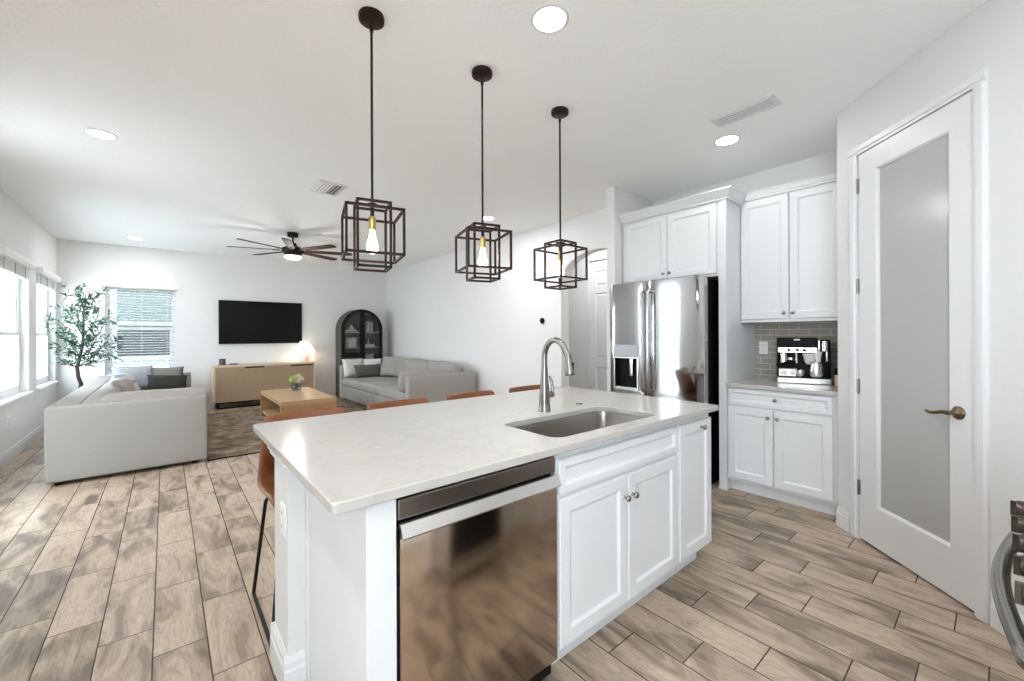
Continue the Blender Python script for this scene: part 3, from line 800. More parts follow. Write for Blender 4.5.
def fridge():
    t = thing('refrigerator', (3.85, 2.083, 0), 'stainless french-door refrigerator with ice and water dispenser', 'refrigerator')
    y0, y1, ym = 1.602, 2.55, 2.118
    MB().box(3.5250, 4.22, y0+.006, y1-.006, .03, 1.80, .006).build('body', 'blackside', t, label='black side panel')
    for y in (y0+.08, y1-.08):
        for x in (3.65, 4.12): MB().cyl((x, y, 0), (x, y, .035), .022).build('foot', 'blackp', t)
    def prof(a, b_, cx, out=.004, notch=None):
        # outline in the (y, x) plane from a to b_: bowed front with rounded ends
        n = 14; pts = []
        for i in range(n+1):
            f = i/n; y = a+(b_-a)*f; u = (y-(a+b_)/2)/((b_-a)/2)
            x = 3.4350 + out*u*u + .012*max(0, abs(u)-.94)/.06
            if notch and notch[0] < y < notch[1]: continue
            pts.append((y, x))
        if notch:
            lo = [q for q in pts if q[0] <= notch[0]]; hi = [q for q in pts if q[0] >= notch[1]]
            pts = lo+[(notch[0], 3.4370), (notch[0]+.006, 3.4950), (notch[1]-.006, 3.4950), (notch[1], 3.4370)]+hi
        return pts+[(b_, 3.5170), (a, 3.5170)]
    def slab(mb, a, b_, z0, z1, **k): return mb.prism(prof(a, b_, 0, **k), (0, 0, z0), Ya, Xa, Za, z1-z0)
    dr = slab(MB(), y0, ym-.004, .72, 1.82).build('door', 'steelv', t, 30)
    MB().box(3.4650, 3.5100, y0-.0015, y0+.004, 1.285, 1.74, .002).box(3.4650, 3.5100, y0-.0015, y0+.004, .755, 1.27, .002).build('edge_trim', 'dwlip', dr)
    ny0, ny1, nz0, nz1 = 2.232, 2.482, .80, 1.105
    mb = slab(MB(), ym+.004, y1, .72, nz0); slab(mb, ym+.004, y1, nz1, 1.82)
    slab(mb, ym+.004, y1, nz0, nz1, notch=(ny0, ny1))
    dl = mb.build('door', 'steelv', t, 30)
    d = MB().box(3.4280, 3.4390, ny0-.012, ny1+.012, nz1, nz1+.12, .004).build('dispenser_panel', 'panelg', dl)
    MB().frame((3.4330, ny1+.012, nz0-.012), -Ya, Za, -Xa, ny1-ny0+.024, nz1-nz0+.012, [(0, -.008), (0, .004), (.012, .004), (.014, -.008)]).build('dispenser_frame', 'steel', dl)
    MB().box(3.4870, 3.4950, ny0+.008, ny1-.008, nz0+.005, nz1-.003).build('dispenser_recess', 'blackp', dl)
    MB().soft(3.4600, 3.4770, 2.300, 2.336, .92, 1.09, .006, 3).build('dispenser_paddle', 'chrome', dl, 40)
    MB().box(3.4400, 3.4900, ny0+.008, ny1-.008, nz0, nz0+.012, .002).build('drip_tray', 'steel', dl)
    for y, o in ((ym-.034, dr), (ym+.034, dl)):
        mb = MB().tube([(3.4350, y, .80), (3.3950, y, .80), (3.3830, y, .815), (3.3770, y, 1.0), (3.3750, y, 1.25), (3.3770, y, 1.55), (3.3830, y, 1.71), (3.3950, y, 1.725), (3.4350, y, 1.725)], .0125, 10)
        mb.build('handle', 'steel', o, 40)
    MB().lathe([(.014, 0), (.014, .002), (.012, .003), (.001, .003)], (3.43705, 1.80, 1.60), 20, -Xa).build('badge', 'chrome', dr, 40)
    for z0, z1 in ((.40, .712), (.06, .392)):
        dd = slab(MB(), y0, y1, z0, z1).build('freezer_drawer', 'steelv', t, 30)
        MB().tube([(3.4400, y0+.08, z1-.06), (3.3850, y0+.08, z1-.06), (3.3730, y0+.1, z1-.06), (3.3730, y1-.1, z1-.06), (3.3850, y1-.08, z1-.06), (3.4400, y1-.08, z1-.06)], .0125, 10).build('handle', 'steel', dd, 40)
    MB().box(3.52, 3.5250, y0+.01, y1-.01, .0, .055).build('kick_grille', 'blackp', t)
fridge()

# coffee machine, built facing -Y and turned
def coffee():
    mx = Matrix.Translation((4.005, 1.045, .9145)) @ Matrix.Rotation(radians(-72), 4, 'Z') @ Matrix.Diagonal((1.17, .62, 1.03, 1))
    t = thing('coffee_machine', (0, 0, 0), 'black and chrome combination espresso and drip coffee machine', 'coffee machine')
    def B(name, mb, m, par=t, sm=None):
        return mb.build(name, m, par, sm)
    B('housing', MB().box(-.155, .085, .13, .30, .012, .365, .008).box(-.155, -.145, .0, .30, .05, .36, .003).box(.085, .158, .13, .30, .012, .35, .008), 'blackp')
    B('head', MB().box(-.155, .08, .0, .14, .285, .368, .008), 'blackp')
    B('display_badge', MB().box(-.055, -.02, -.002, .004, .345, .356, .001), 'ceram')
    band = B('button_band', MB().box(-.150, .078, -.004, .02, .248, .287, .003), 'chrome')
    for x in (-.128, -.085, -.035, .005, .045):
        B('button', MB().lathe([(.012, 0), (.012, .006), (.009, .009), (.001, .009)], (x, -.004, .268), 14, (0, -1, 0)), 'ceram' if x in (-.128, .045) else 'blackp', band, 40)
    B('boiler_column', MB().lathe([(.022, 0), (.027, .005), (.027, .10), (.022, .108)], (-.118, .055, .145), 18).lathe([(.016, 0), (.016, .09)], (-.073, .07, .155), 14), 'chrome', t, 40)
    B('steam_pipe', MB().tube([(-.04, .04, .25), (-.04, .03, .22), (-.038, .02, .16)], .006, 8), 'chrome', t, 40)
    B('group_head', MB().lathe([(.038, 0), (.040, .02), (.034, .045)], (-.06, .07, .205), 20), 'blackp', t, 40)
    pf = B('portafilter', MB().lathe([(.030, 0), (.036, .012), (.036, .035)], (-.06, .065, .15), 20), 'blackp', t, 40)
    B('portafilter_handle', MB().tube([(-.07, .045, .165), (-.10, .0, .158), (-.15, -.045, .145)], [.013, .014, .016], 10), 'blackp', pf, 40)
    pan = B('control_panel', MB().box(-.150, -.035, .03, .14, .05, .115, .006), 'basin')
    for x in (-.118, -.058):
        B('dial', MB().lathe([(.021, 0), (.021, .010), (.016, .014), (.001, .014)], (x, .03, .085), 20, (0, -1, 0)), 'ceram', pan, 40)
    B('drip_tray', MB().box(-.155, .158, -.012, .14, .0, .045, .005), 'basin')
    B('tray_grid', MB().box(-.145, .15, -.02, .13, .045, .05, .001), 'blackp')
    B('milk_cup', MB().lathe([(.021, 0), (.024, .005), (.026, .055), (.023, .055), (.021, .008), (.001, .006)], (-.018, .03, .05), 18), 'chrome', t, 40)
    B('filter_basket', MB().lathe([(.02, 0), (.03, .02), (.043, .085), (.040, .085), (.001, .02)], (.038, .055, .155), 20), 'cream', t, 40)
    B('filter_cone', MB().lathe([(.012, 0), (.016, .05), (.022, .09), (.020, .09), (.001, .06)], (.085, .03, .165), 16), 'ceram', t, 40)
    c = B('carafe', MB().lathe([(.040, 0), (.044, .006), (.042, .06), (.036, .105), (.034, .118), (.038, .126), (.034, .126), (.030, .115), (.001, .10)], (.075, .04, .05), 22), 'steel', t, 40)
    B('carafe_handle', MB().tube([(.108, .03, .165), (.135, .02, .16), (.142, .02, .12), (.128, .025, .07), (.112, .03, .065)], .008, 8), 'blackp', c, 40)
    B('grinder_tower', MB().box(.09, .155, .05, .14, .255, .345, .01).box(.128, .158, .06, .14, .05, .26, .004), 'blackp')
    B('tower_trim', MB().box(.086, .096, .045, .06, .255, .345, .002).box(.130, .138, .048, .062, .18, .26, .002).cyl((.122, .052, .26), (.122, .052, .34), .019), 'chrome', t, 40)
    t.matrix_world = mx
coffee()
t = thing('canister', (4.035, .805, .914), 'cream canister with black lid right of the coffee machine', 'canister')
MB().lathe([(.044, 0), (.048, .004), (.048, .085), (.045, .09)], (4.045, .80, .914), 24).build('jar', 'bamboo', t, 40)
MB().lathe([(.049, 0), (.05, .004), (.05, .045), (.046, .05), (.001, .05)], (4.045, .80, 1.0), 24).build('lid', 'blackp', t, 40)

# ------------------------------------------------------------------ range at the right edge
def cooker():
    x0, x1, yf = 1.02, 1.78, -.050
    t = thing('range', ((x0+x1)/2, -.4, 0), 'stainless steel range at the right edge, oven handle bowed outward', 'range')
    MB().box(x0, x1, -.74, yf-.03, .05, .90, .004).build('body', 'steel', t)
    MB().box(x0-.004, x1+.004, -.75, yf, .90, .918, .004).build('cooktop', 'blackp', t)
    pn = MB().prism([(yf-.03, .832), (yf-.005, .832), (yf-.012, .895), (yf-.03, .9)], (x0, 0, 0), Ya, Za, Xa, x1-x0).build('control_panel', 'steel', t)
    for k in range(5):
        x = 1.14+.135*k
        kb = MB().lathe([(.026, 0), (.026, .006), (.021, .010), (.020, .034), (.018, .037), (.001, .037)], (x, yf-.01, .872), 20, (0, 1, .05)).build('knob', 'knobd', t, 40, 'steel knob with dark reflection painted in')
        MB().box(-.004, .004, .034, .046, -.019, .019, .001, mx=Matrix.Translation((x, yf-.01, .872))).build('grip', 'knobd', kb)
    dr = MB().box(x0+.004, x1-.004, yf-.03, yf-.004, .20, .825, .006).build('oven_door', 'dwlip', t)
    MB().box(x0+.06, x1-.06, yf-.006, yf-.002, .27, .72).build('oven_window', 'blackp', dr)
    pts = [(x0+.05, yf-.004, .79), (x0+.05, yf+.02, .79)] + [(x0+.05+(x1-x0-.1)*i/16, yf+.022+.030*sin(pi*i/16), .79) for i in range(17)] + [(x1-.05, yf+.02, .79), (x1-.05, yf-.004, .79)]
    MB().tube(pts, .0145, 12).build('door_handle', 'nickel', dr, 50)
    MB().box(x0+.004, x1-.004, yf-.03, yf-.004, .06, .19, .006).build('drawer', 'steel', t)
    for xa_ in (1.21, 1.59):
        g = MB()
        for k in range(5): g.box(xa_-.16+.08*k-.006, xa_-.16+.08*k+.006, -.68, -.16, .93, .945)
        for y in (-.68, -.42, -.17): g.box(xa_-.17, xa_+.17, y-.006, y+.006, .918, .944)
        g.build('burner_grate', 'black', t)
cooker()
# ------------------------------------------------------------------ counter stools
def stool(cx, cy, label, bow):
    t = thing('counter_stool', (cx, cy, 0), label, 'stool', 'leather counter stools along the island')
    path = [(-.205, .535), (-.20, .56), (-.165, .582), (-.08, .580), (.03, .572), (.10, .580), (.145, .612), (.178, .68), (.212, .77), (.243, .85), (.266, .915)]
    half = [.215, .228, .240, .25, .258, .26, .258, .248, .234, .218, .205]
    lift = [.0, .005, .012, .022, .03, .035, .03, .02, .01, .0, .0]
    wrap = [0, 0, 0, 0, .01, .03, .05, .055, .05, .04, .03]
    mb = MB(); n = 12; gr = []
    for (y, z), h, l, q in zip(path, half, lift, wrap):
        gr.append(mb.ring([(cx+h*(2*i/n-1), cy+y-q*abs(2*i/n-1)**2.2, z+l*abs(2*i/n-1)**2.5) for i in range(n+1)]))
    for a, b_ in zip(gr, gr[1:]): mb.bridge(a, b_, False)
    o = mb.build('seat_shell', 'leather', t, 60)
    s = o.modifiers.new('thickness', 'SOLIDIFY'); s.thickness = .028; s.offset = -1
    s = o.modifiers.new('round', 'SUBSURF'); s.levels = 1; s.render_levels = 2
    for sx in (-1, 1):
        mb = MB().tube([(cx+sx*.185, cy+.12, .565), (cx+sx*.205, cy+.16, .50), (cx+sx*.243, cy+.262, .02), (cx+sx*.243, cy+.255, .008), (cx+sx*.243, cy-.20, .008), (cx+sx*.243, cy-.215, .02), (cx+sx*.19, cy-.13, .55)], .0085, 8)
        mb.build('leg_frame', 'black', t, 40)
    MB().tube([(cx-.219, cy-.173, .28), (cx+.219, cy-.173, .28)], .008, 8).build('footrest', 'black', t, 40)
    mb = MB()
    for y, hh in ((-.13, .19), (.13, .185)): mb.tube([(cx-hh, cy+y, .552), (cx+hh, cy+y, .552)], .008, 8)
    mb.build('seat_support', 'black', t, 40)
    return t
st = stool(.585, 2.20, 'cognac leather counter stool at the near island corner, its seat and black leg showing', 0)
dup(st, (1.115, 2.20, 0), 'second cognac leather stool from the near island corner, behind the countertop')
dup(st, (1.655, 2.20, 0), 'third cognac leather stool, nearer the faucet than the second')
dup(st, (2.205, 2.20, 0), 'farthest cognac leather stool, its back just left of the faucet')

# ------------------------------------------------------------------ pendant lanterns
def cage(mb, hx, z0, z1, r):
    for z in (z0, z1):
        for a, b_ in (((-hx, -hx), (hx, -hx)), ((hx, -hx), (hx, hx)), ((hx, hx), (-hx, hx)), ((-hx, hx), (-hx, -hx))):
            x0, x1 = sorted((a[0], b_[0])); y0, y1 = sorted((a[1], b_[1]))
            mb.box(x0-r, x1+r, y0-r, y1+r, z-r, z+r)
    for sx in (-1, 1):
        for sy in (-1, 1): mb.box(sx*hx-r, sx*hx+r, sy*hx-r, sy*hx+r, z0, z1)
    return mb
def pendant(x, y, label):
    t = thing('pendant_lantern', (0, 0, 0), label, 'pendant light', 'cage pendants over the island')
    MB().lathe([(.058, 0), (.060, -.006), (.058, -.026), (.052, -.030), (.001, -.031)], (0, 0, CE), 28).build('canopy', 'oilbronze', t, 40)
    mb = MB().cyl((0, 0, 1.945), (0, 0, CE-.075), .0062, seg=10)
    mb.cyl((0, 0, CE-.075), (0, 0, CE-.06), .009, seg=10)
    mb.tube([(-.006, 0, CE-.06), (-.007, 0, CE-.045), (0, 0, CE-.03), (.007, 0, CE-.045), (.006, 0, CE-.06)], .0022, 6)
    mb.build('rod', 'black', t, 40)
    cage(MB(), .124, 1.698, 1.905, .0055).build('outer_cage', 'oilbronze', t)
    mb = cage(MB(), .073, 1.645, 1.945, .0055)
    mb.box(-.072, .072, -.0035, .0035, 1.944, 1.950).box(-.0035, .0035, -.072, .072, 1.944, 1.950)
    mb.lathe([(.001, 1.955), (.02, 1.952), (.03, 1.945), (.03, 1.942), (.001, 1.942)], (0, 0, 0), 20)
    mb.build('inner_cage', 'oilbronze', t)
    MB().cyl((0, 0, 1.885), (0, 0, 1.945), .009, seg=12).build('socket_stem', 'black', t, 40)
    MB().lathe([(.012, 1.890), (.0165, 1.886), (.0165, 1.832), (.014, 1.827), (.001, 1.827)], (0, 0, 0), 20).build('socket', 'brass', t, 40)
    MB().lathe([(.011, 1.830), (.012, 1.815), (.016, 1.79), (.024, 1.765), (.0275, 1.748), (.025, 1.732), (.017, 1.719), (.008, 1.714), (.001, 1.713)], (0, 0, 0), 20).build('bulb', 'bulb', t, 60, 'glowing warm filament bulb')
    lamp('pendant_light', 'POINT', (0, 0, 1.77), 4, (1, .90, .76), .03, t)
    t.location = (x, y, 0)
    return t
pd = pendant(.755, 1.925, 'black cage pendant nearest the camera, over the near end of the island')
for x, l in ((1.403, 'middle one of the three black cage pendants over the island'), (2.053, 'black cage pendant nearest the refrigerator')):
    q = dup(pd, (x, 1.925, 0), l, radians(-17) if x < 2 else 0)
pd.rotation_euler = (0, 0, radians(-14))

# ------------------------------------------------------------------ ceiling cans, vents, fan
def can(x, y, label, power=CAN_W, r=.076):
    t = thing('recessed_light', (x, y, CE), label, 'ceiling light', 'recessed ceiling lights')
    MB().lathe([(r+.016, 0), (r+.016, -.004), (r+.004, -.007), (r, -.004), (r, 0)], (x, y, CE), 32, capped=False).build('trim_ring', 'trim', t, 40)
    MB().lathe([(r, -.0035), (r, -.001), (.001, -.001)], (x, y, CE), 32).build('diffuser', 'glow', t, 40)
    lamp('can_light', 'AREA', (0, 0, -.010), power, (.97, .985, 1), 2*r, t)
can(1.421, 1.395, 'bright recessed light above the front of the island, right of the near pendant', 5)
can(3.372, 1.379, 'recessed light in front of the wall cabinet, just below the long vent', 2.5)
can(-.364, 4.348, 'recessed light on the left part of the ceiling', 17)
can(-.353, 8.627, 'small far recessed light near the wall with the television', 7)
can(3.216, 4.295, 'recessed light showing behind the rod of the middle pendant', 12)
# fill lamps added outside the frame and in the hall, without fixtures
lamp('fill_light_dining', 'AREA', (-.36, 1.39, CE-.012), 14, (.97, .985, 1), .15)
lamp('fill_light_pass', 'AREA', (1.42, -1.6, CE-.012), 14, (.97, .985, 1), .15)
lamp('fill_light_pass', 'AREA', (-.36, -1.6, CE-.012), CAN_W, (.97, .985, 1), .15)
lamp('fill_light_kitchen', 'AREA', (.4, -.2, CE-.012), 7, (.97, .985, 1), .15)
lamp('fill_light_kitchen', 'AREA', (1.55, -.3, CE-.012), 8, (.97, .985, 1), .15)
lamp('fill_light_hall', 'AREA', (4.62, 3.7, CE-.012), 9, (.97, .985, 1), .15)  # added to brighten the hall door

def vent(x0, x1, y0, y1, label, split):
    t = thing('ceiling_vent', ((x0+x1)/2, (y0+y1)/2, CE), label, 'vent')
    MB().frame((x0-.03, y0-.03, CE), Xa, Ya, -Za, x1-x0+.06, y1-y0+.06, [(0, 0), (0, .003), (.022, .012), (.03, .012), (.03, 0)]).build('frame', 'trim', t)
    MB().box(x0, x1, y0, y1, CE-.0015, CE-.0005).build('duct_shade_sheet', 'duct', t)  # flat grey sheet standing for shade, no real opening
    n = int(round((x1-x0)/.031)); mb = MB()
    for i in range(n):
        x = x0+(i+.5)*(x1-x0)/n; a = radians(30) * (split if split else (.35 if i < n/2 else -1))
        mb.box(-.0118, .0118, y0, y1, -.0008, .0008, mx=Matrix.Translation((x, 0, CE-.010)) @ Matrix.Rotation(a, 4, 'Y'))
    mb.build('louvres', 'trim', t)
vent(2.965, 3.095, .955, 1.30, 'long white ceiling vent near the pantry door', .05)
vent(1.18, 1.40, 4.30, 4.62, 'square white ceiling vent left of the near pendant', 0)

def fan(x, y):
    t = thing('ceiling_fan', (x, y, CE), 'dark ceiling fan with eight slim blades and a lit glass', 'ceiling fan')
    MB().lathe([(.075, 0), (.075, -.03), (.068, -.06), (.03, -.065), (.001, -.065)], (x, y, CE), 24).build('canopy', 'black', t, 40)
    MB().cyl((x, y, CE-.19), (x, y, CE-.06), .014, seg=12).build('downrod', 'black', t, 40)
    MB().lathe([(.03, -.145), (.045, -.155), (.06, -.19), (.10, -.21), (.145, -.235), (.15, -.27), (.135, -.30), (.115, -.315), (.115, -.345), (.001, -.345)], (x, y, CE), 32).build('motor_housing', 'black', t, 40)
    MB().lathe([(.112, -.345), (.118, -.36), (.10, -.378), (.05, -.388), (.001, -.39)], (x, y, CE), 32).build('light_glass', 'fanlight', t, 50)
    for k in range(8):
        a = -radians(40.1)+radians(22.5+45*k)+pi*0
        mx = Matrix.Translation((x, y, CE-.262)) @ Matrix.Rotation(a, 4, 'Z') @ Matrix.Rotation(radians(-9), 4, 'X')
        mb = MB()
        out = [(.17, -.040), (.30, -.052), (.55, -.056), (.76, -.060), (.805, -.05), (.82, -.02), (.82, .02), (.805, .05), (.76, .060), (.55, .056), (.30, .052), (.17, .040)]
        mb.prism(out, (0, 0, -.004), Xa, Ya, Za, .008); bmesh.ops.transform(mb.bm, matrix=mx, verts=mb.bm.verts[:])
        b_ = mb.build('blade', 'fanblade' if cos(a) > -.3 else 'fanblade_greylit', t)  # tone chosen by side, the light is in the colour
        MB().box(.10, .26, -.018, .018, -.010, -.003, .002, mx=mx).build('blade_arm', 'black', b_)
    lamp('fan_light', 'POINT', (0, 0, -.45), 14, (1, .95, .88), .1, t)
fan(1.45, 6.75)

# ------------------------------------------------------------------ small things on the walls
t = thing('thermostat', (XR, 4.15, 1.52), 'round black thermostat on the wall right of the living room', 'thermostat')
MB().lathe([(.052, 0), (.054, .003), (.052, .006)], (XR, 4.15, 1.52), 28, -Xa).build('back_plate', 'outlet', t, 40)
MB().lathe([(.038, .004), (.041, .008), (.041, .022), (.036, .027), (.001, .028)], (XR, 4.15, 1.52), 28, -Xa).build('dial', 'blackp', t, 40)
t = thing('motion_sensor', (XL+.07, YT, 2.17), 'small white motion sensor in the corner above the olive tree', 'sensor')
MB().box(XL+.045, XL+.105, YT-.03, YT, 2.125, 2.225, .006).build('case', 'outlet', t)
MB().lathe([(.022, 0), (.02, .008), (.001, .014)], (XL+.075, YT-.03, 2.16), 16, -Ya).build('lens', 'ceram', t, 40)
MB().box(XL+.055, XL+.095, YT-.055, YT-.012, 2.095, 2.122, .004).build('bracket', 'greybook', t)

t = thing('television', (1.46, YT, 1.585), 'large black flat television on the wall above the sideboard', 'television')
MB().box(.765, 2.185, YT-.055, YT-.02, 1.172, 1.998, .004).build('case', 'blackp', t)
MB().box(.775, 2.175, YT-.057, YT-.054, 1.19, 1.988).build('screen', 'screen', t)
MB().box(1.2, 1.72, YT-.02, YT-.001, 1.4, 1.8).build('wall_bracket', 'black', t)

# ------------------------------------------------------------------ sideboard and what stands on it
def sideboard():
    x0, x1, y0, y1 = .645, 2.345, 9.02, 9.42
    t = thing('sideboard', ((x0+x1)/2, (y0+y1)/2, 0), 'long light oak sideboard with ribbed doors under the television', 'sideboard')
    MB().box(x0, x1, y0, y1, .752, .79, .003).box(x0, x0+.035, y0, y1, .12, .752, .003).box(x1-.035, x1, y0, y1, .12, .752, .003).build('case', 'oaktop', t)
    MB().box(x0+.035, x1-.035, y0+.02, y1, .12, .752).build('body', 'oak', t)
    wd = (x1-x0-.07)/4
    for k in range(4):
        a = x0+.035+wd*k; mb = MB(); n = 14
        prof = []
        for i in range(n):
            u0 = wd*i/n
            prof += [(u0+.0012, 0), (u0+.0035, .006), (u0+wd/n-.0035, .006), (u0+wd/n-.0012, 0)]
        prof[0] = (.002, 0); prof[-1] = (wd-.002, 0)
        poly = [(.002, .018)] + [(p, -q) for p, q in prof] + [(wd-.002, .018)]
        zt = .722 if k in (1, 3) else .745
        mb.prism([(p, q) for p, q in poly], (a, y0+.004, .125), Xa, Ya, Za, zt-.125)
        d = mb.build('door', 'oak', t)
        if k in (1, 3):
            MB().box(a+.05 if k == 1 else a+.002, a+wd-.002 if k == 3 else a+wd-.05, y0+.012, y0+.018, .722, .752).build('finger_gap_shade', 'gapshade', d)  # dark sheet painted as the shade above the shorter door
    mb = MB()
    for x in (x0+.08, x1-.08): mb.box(x-.02, x+.02, y0+.05, y0+.09, 0, .12).box(x-.02, x+.02, y1-.09, y1-.05, 0, .12).box(x-.02, x+.02, y0+.05, y1-.05, .0, .02)
    mb.box(x0+.08, x1-.08, y0+.05, y0+.075, .095, .12).box(x0+.08, x1-.08, y0+.05, y0+.075, 0, .02)
    mb.build('base_frame', 'black', t)
sideboard()
t = thing('table_lamp', (2.19, 9.22, .79), 'lit table lamp with cone shade on the right end of the sideboard', 'lamp')
MB().lathe([(.075, 0), (.085, .006), (.085, .175), (.078, .185), (.02, .187)], (2.19, 9.22, .79), 28).build('base', 'lampbase', t, 40)
MB().cyl((2.19, 9.22, .97), (2.19, 9.22, 1.06), .012).build('stem', 'brass', t, 40)
MB().lathe([(.198, .21), (.196, .212), (.075, .42), (.072, .42), (.192, .214)], (2.19, 9.22, .79), 32, capped=False).build('lamp_shade', 'shade', t, 50)
lamp('lamp_light', 'POINT', (0, 0, .24), 3.2, (1, .80, .55), .05, t)
t = thing('candle_jar', (.80, 9.2, .79), 'dark glass candle jar on the left end of the sideboard', 'candle')
MB().lathe([(.045, 0), (.052, .006), (.052, .115), (.048, .115), (.046, .012), (.001, .010)], (.80, 9.2, .79), 24).build('jar', 'candle', t, 40)
MB().cyl((.80, 9.2, .80), (.80, 9.2, .86), .044, seg=20).build('wax', 'greybook', t, 40)
tag(MB().lathe([(.05, 0), (.075, .012), (.078, .018), (.06, .012), (.001, .008)], (.975, 9.2, .79), 24).build('trinket_dish', 'candle', None, 40), 'flat dark dish right of the candle jar', 'dish')

# ------------------------------------------------------------------ rug, coffee table, flowers
t = thing('area_rug', (1.5, 7, 0), 'worn brown patterned rug under the coffee table', 'rug')
MB().box(.345, 2.74, 5.42, 8.62, 0, .010, .003).build('pile', 'rug', t)
mb = MB().frame((.338, 5.413, 0), Xa, Ya, Za, 2.41, 3.214, [(0, 0), (0, .0105), (.022, .0112), (.022, 0)]); mb.build('binding', 'darkwood', t, label='dark brown bound edge')
def coffee_table():
    x0, x1, y0, y1, h = 1.20, 1.925, 6.31, 7.87, .42
    t = thing('coffee_table', ((x0+x1)/2, (y0+y1)/2, .01), 'blocky oak coffee table with open ends on the rug', 'coffee table')
    MB().box(x0, x1, y0, y1, h-.06, h, .004).build('tabletop', 'ctoak', t)
    for a, b_ in ((y0, y0+.06), (y1-.06, y1)): MB().box(x0, x1, a, b_, .01, h-.06, .004).build('end_slab', 'ctoakf', t)
    MB().box(x0+.02, x1-.02, y0+.06, y1-.06, .06, .10, .003).build('shelf', 'ctoak', t)
coffee_table()
def flowers():
    x, y, z = 1.645, 7.45, .42
    t = thing('flower_vase', (x, y, z), 'glass bowl of cream and lime flowers on the coffee table', 'flowers')
    MB().lathe([(.045, 0), (.065, .01), (.08, .045), (.078, .08), (.064, .105), (.060, .105), (.073, .08), (.075, .045), (.06, .014), (.001, .008)], (x, y, z), 26).build('bowl', 'vase', t, 60)
    rnd = random.Random(4); mb = MB()
    spots = [(-.07, .0, .175, 'petalg'), (-.03, -.05, .185, 'petalg'), (.06, -.03, .19, 'petal'), (.075, .03, .17, 'petal'), (.02, .05, .215, 'petal'), (-.05, .05, .20, 'petalg'), (.01, -.06, .165, 'petal'), (.035, .0, .225, 'petal'), (-.015, .005, .22, 'petalg')]
    for dx, dy, dz, m in spots:
        mb.tube([(x+dx*.15, y+dy*.15, z+.02), (x+dx*.4, y+dy*.4, z+.1), (x+dx, y+dy, z+dz)], .003, 6)
        f = MB(); c = Vector((x+dx, y+dy, z+dz))
        for k in range(34):
            v = Vector((rnd.gauss(0, 1), rnd.gauss(0, 1), rnd.gauss(.3, 1))).normalized(); s1 = v.orthogonal().normalized(); s2 = v.cross(s1)
            r = .036*rnd.uniform(.75, 1.05); p = c+v*r
            q = [f.bm.verts.new(p+s1*.016*a+s2*.016*b_+v*(.010 if abs(a)+abs(b_) > .1 else -.006)) for a, b_ in ((1, 0), (.6, .8), (-.6, .8), (-1, 0), (-.6, -.8), (.6, -.8))]
            ce = f.bm.verts.new(p-v*.012)
            for i in range(6): f.bm.faces.new((q[i], q[(i+1) % 6], ce))
        f.lathe([(.001, -.028), (.02, -.02), (.028, 0), (.02, .02), (.001, .028)], c, 10)
        f.build('flower', m, t, 60)
    mb.build('stems', 'stem', t, 40)
    lf = MB()
    for k in range(26):
        a = rnd.uniform(0, 2*pi); c = Vector((x+.05*cos(a), y+.05*sin(a), z+rnd.uniform(.10, .16))); d = Vector((cos(a), sin(a), rnd.uniform(-.2, .8))).normalized(); s1 = d.cross(Za).normalized()
        L = rnd.uniform(.05, .085)
        q = [lf.bm.verts.new(p) for p in (c, c+d*L*.5+s1*.014, c+d*L-Za*.01, c+d*L*.5-s1*.014)]
        lf.bm.faces.new(q)
    lf.build('leaves', 'stem', t)
flowers()

# ------------------------------------------------------------------ sofas
def sofa(xf, xb, y0, y1, label, seed, ncush=3, bh=.40, tilt=11):
    """xf front, xb back (against the wall), y0 near end, y1 far end"""
    s = 1 if xb > xf else -1
    t = thing('sofa', ((xf+xb)/2, (y0+y1)/2, 0), label, 'sofa')
    def X(a, b_): return tuple(sorted((xf+s*a, xf+s*b_)))
    D = abs(xb-xf); aw, bw, H = .13, .20, .705
    MB().soft(*X(.02, D-.02), y0+.02, y1-.02, .045, .30, .015, 3).build('base', 'fabric', t, 60)
    MB().soft(*X(D-bw, D), y0+aw-.004, y1-aw+.004, .035, H, .022, 5, (.0, 0, .0)).build('backrest', 'fabric', t, 60)
    for a, b_ in ((y0, y0+aw), (y1-aw, y1)): MB().soft(*X(0, D), a, b_, .035, H, .022, 6, (.004, .004, 0)).build('armrest', 'fabric', t, 60)
    L = (y1-y0-2*aw)/ncush
    for k in range(ncush):
        a = y0+aw+L*k
        MB().soft(*X(.005, D-bw-.01), a+.004, a+L-.004, .295, .455, .045, 7, (.012, .004, .022), .003, seed=seed+k).build('seat_cushion', 'fabric', t, 60)
    for k in range(ncush):
        a = y0+aw+L*k
        mx = Matrix.Translation((xf+s*(D-bw-.11), a+L/2, .455)) @ Matrix.Rotation(s*radians(tilt), 4, 'Y')
        MB().soft(-.105, .105, -L/2+.008, L/2-.008, 0, bh, .075, 7, (.035, 0, .02), .005, mx=mx, seed=seed+10+k).build('back_cushion', 'fabric', t, 60)
    mx = Matrix.Translation((xf+s*.385, y0+aw+.10, .455)) @ Matrix.Rotation(radians(8), 4, 'X')
    MB().soft(-.43, .43, -.085, .085, 0, .315, .07, 7, (0.01, .03, .015), .005, mx=mx, seed=seed+20).build('arm_cushion', 'fabric2', t, 60)
    for x in (xf+s*.10, xb-s*.08):
        for y in (y0+.08, y1-.08): MB().box(x-.025, x+.025, y-.025, y+.025, .0, .05).build('foot', 'darkwood', t)
    return t
sofa(.335, -.81, 5.36, 9.02, 'light grey sofa on the left, its back to the left windows', 3, 3, .275, 3)
sofa(2.755, 3.985, 5.66, 8.84, 'light grey sofa against the right wall beside the arched cabinet', 40)
def cushion(name, w_, h_, th, m, x, y, z, rz, rx, label, ry=0):
    o = MB().pillow(w_, h_, th, seed=int(x*100+y*10)).build(name, m, None, 70)
    o.location = (x, y, z); o.rotation_euler = (radians(rx), radians(ry), radians(rz))
    return tag(o, label, 'pillow')
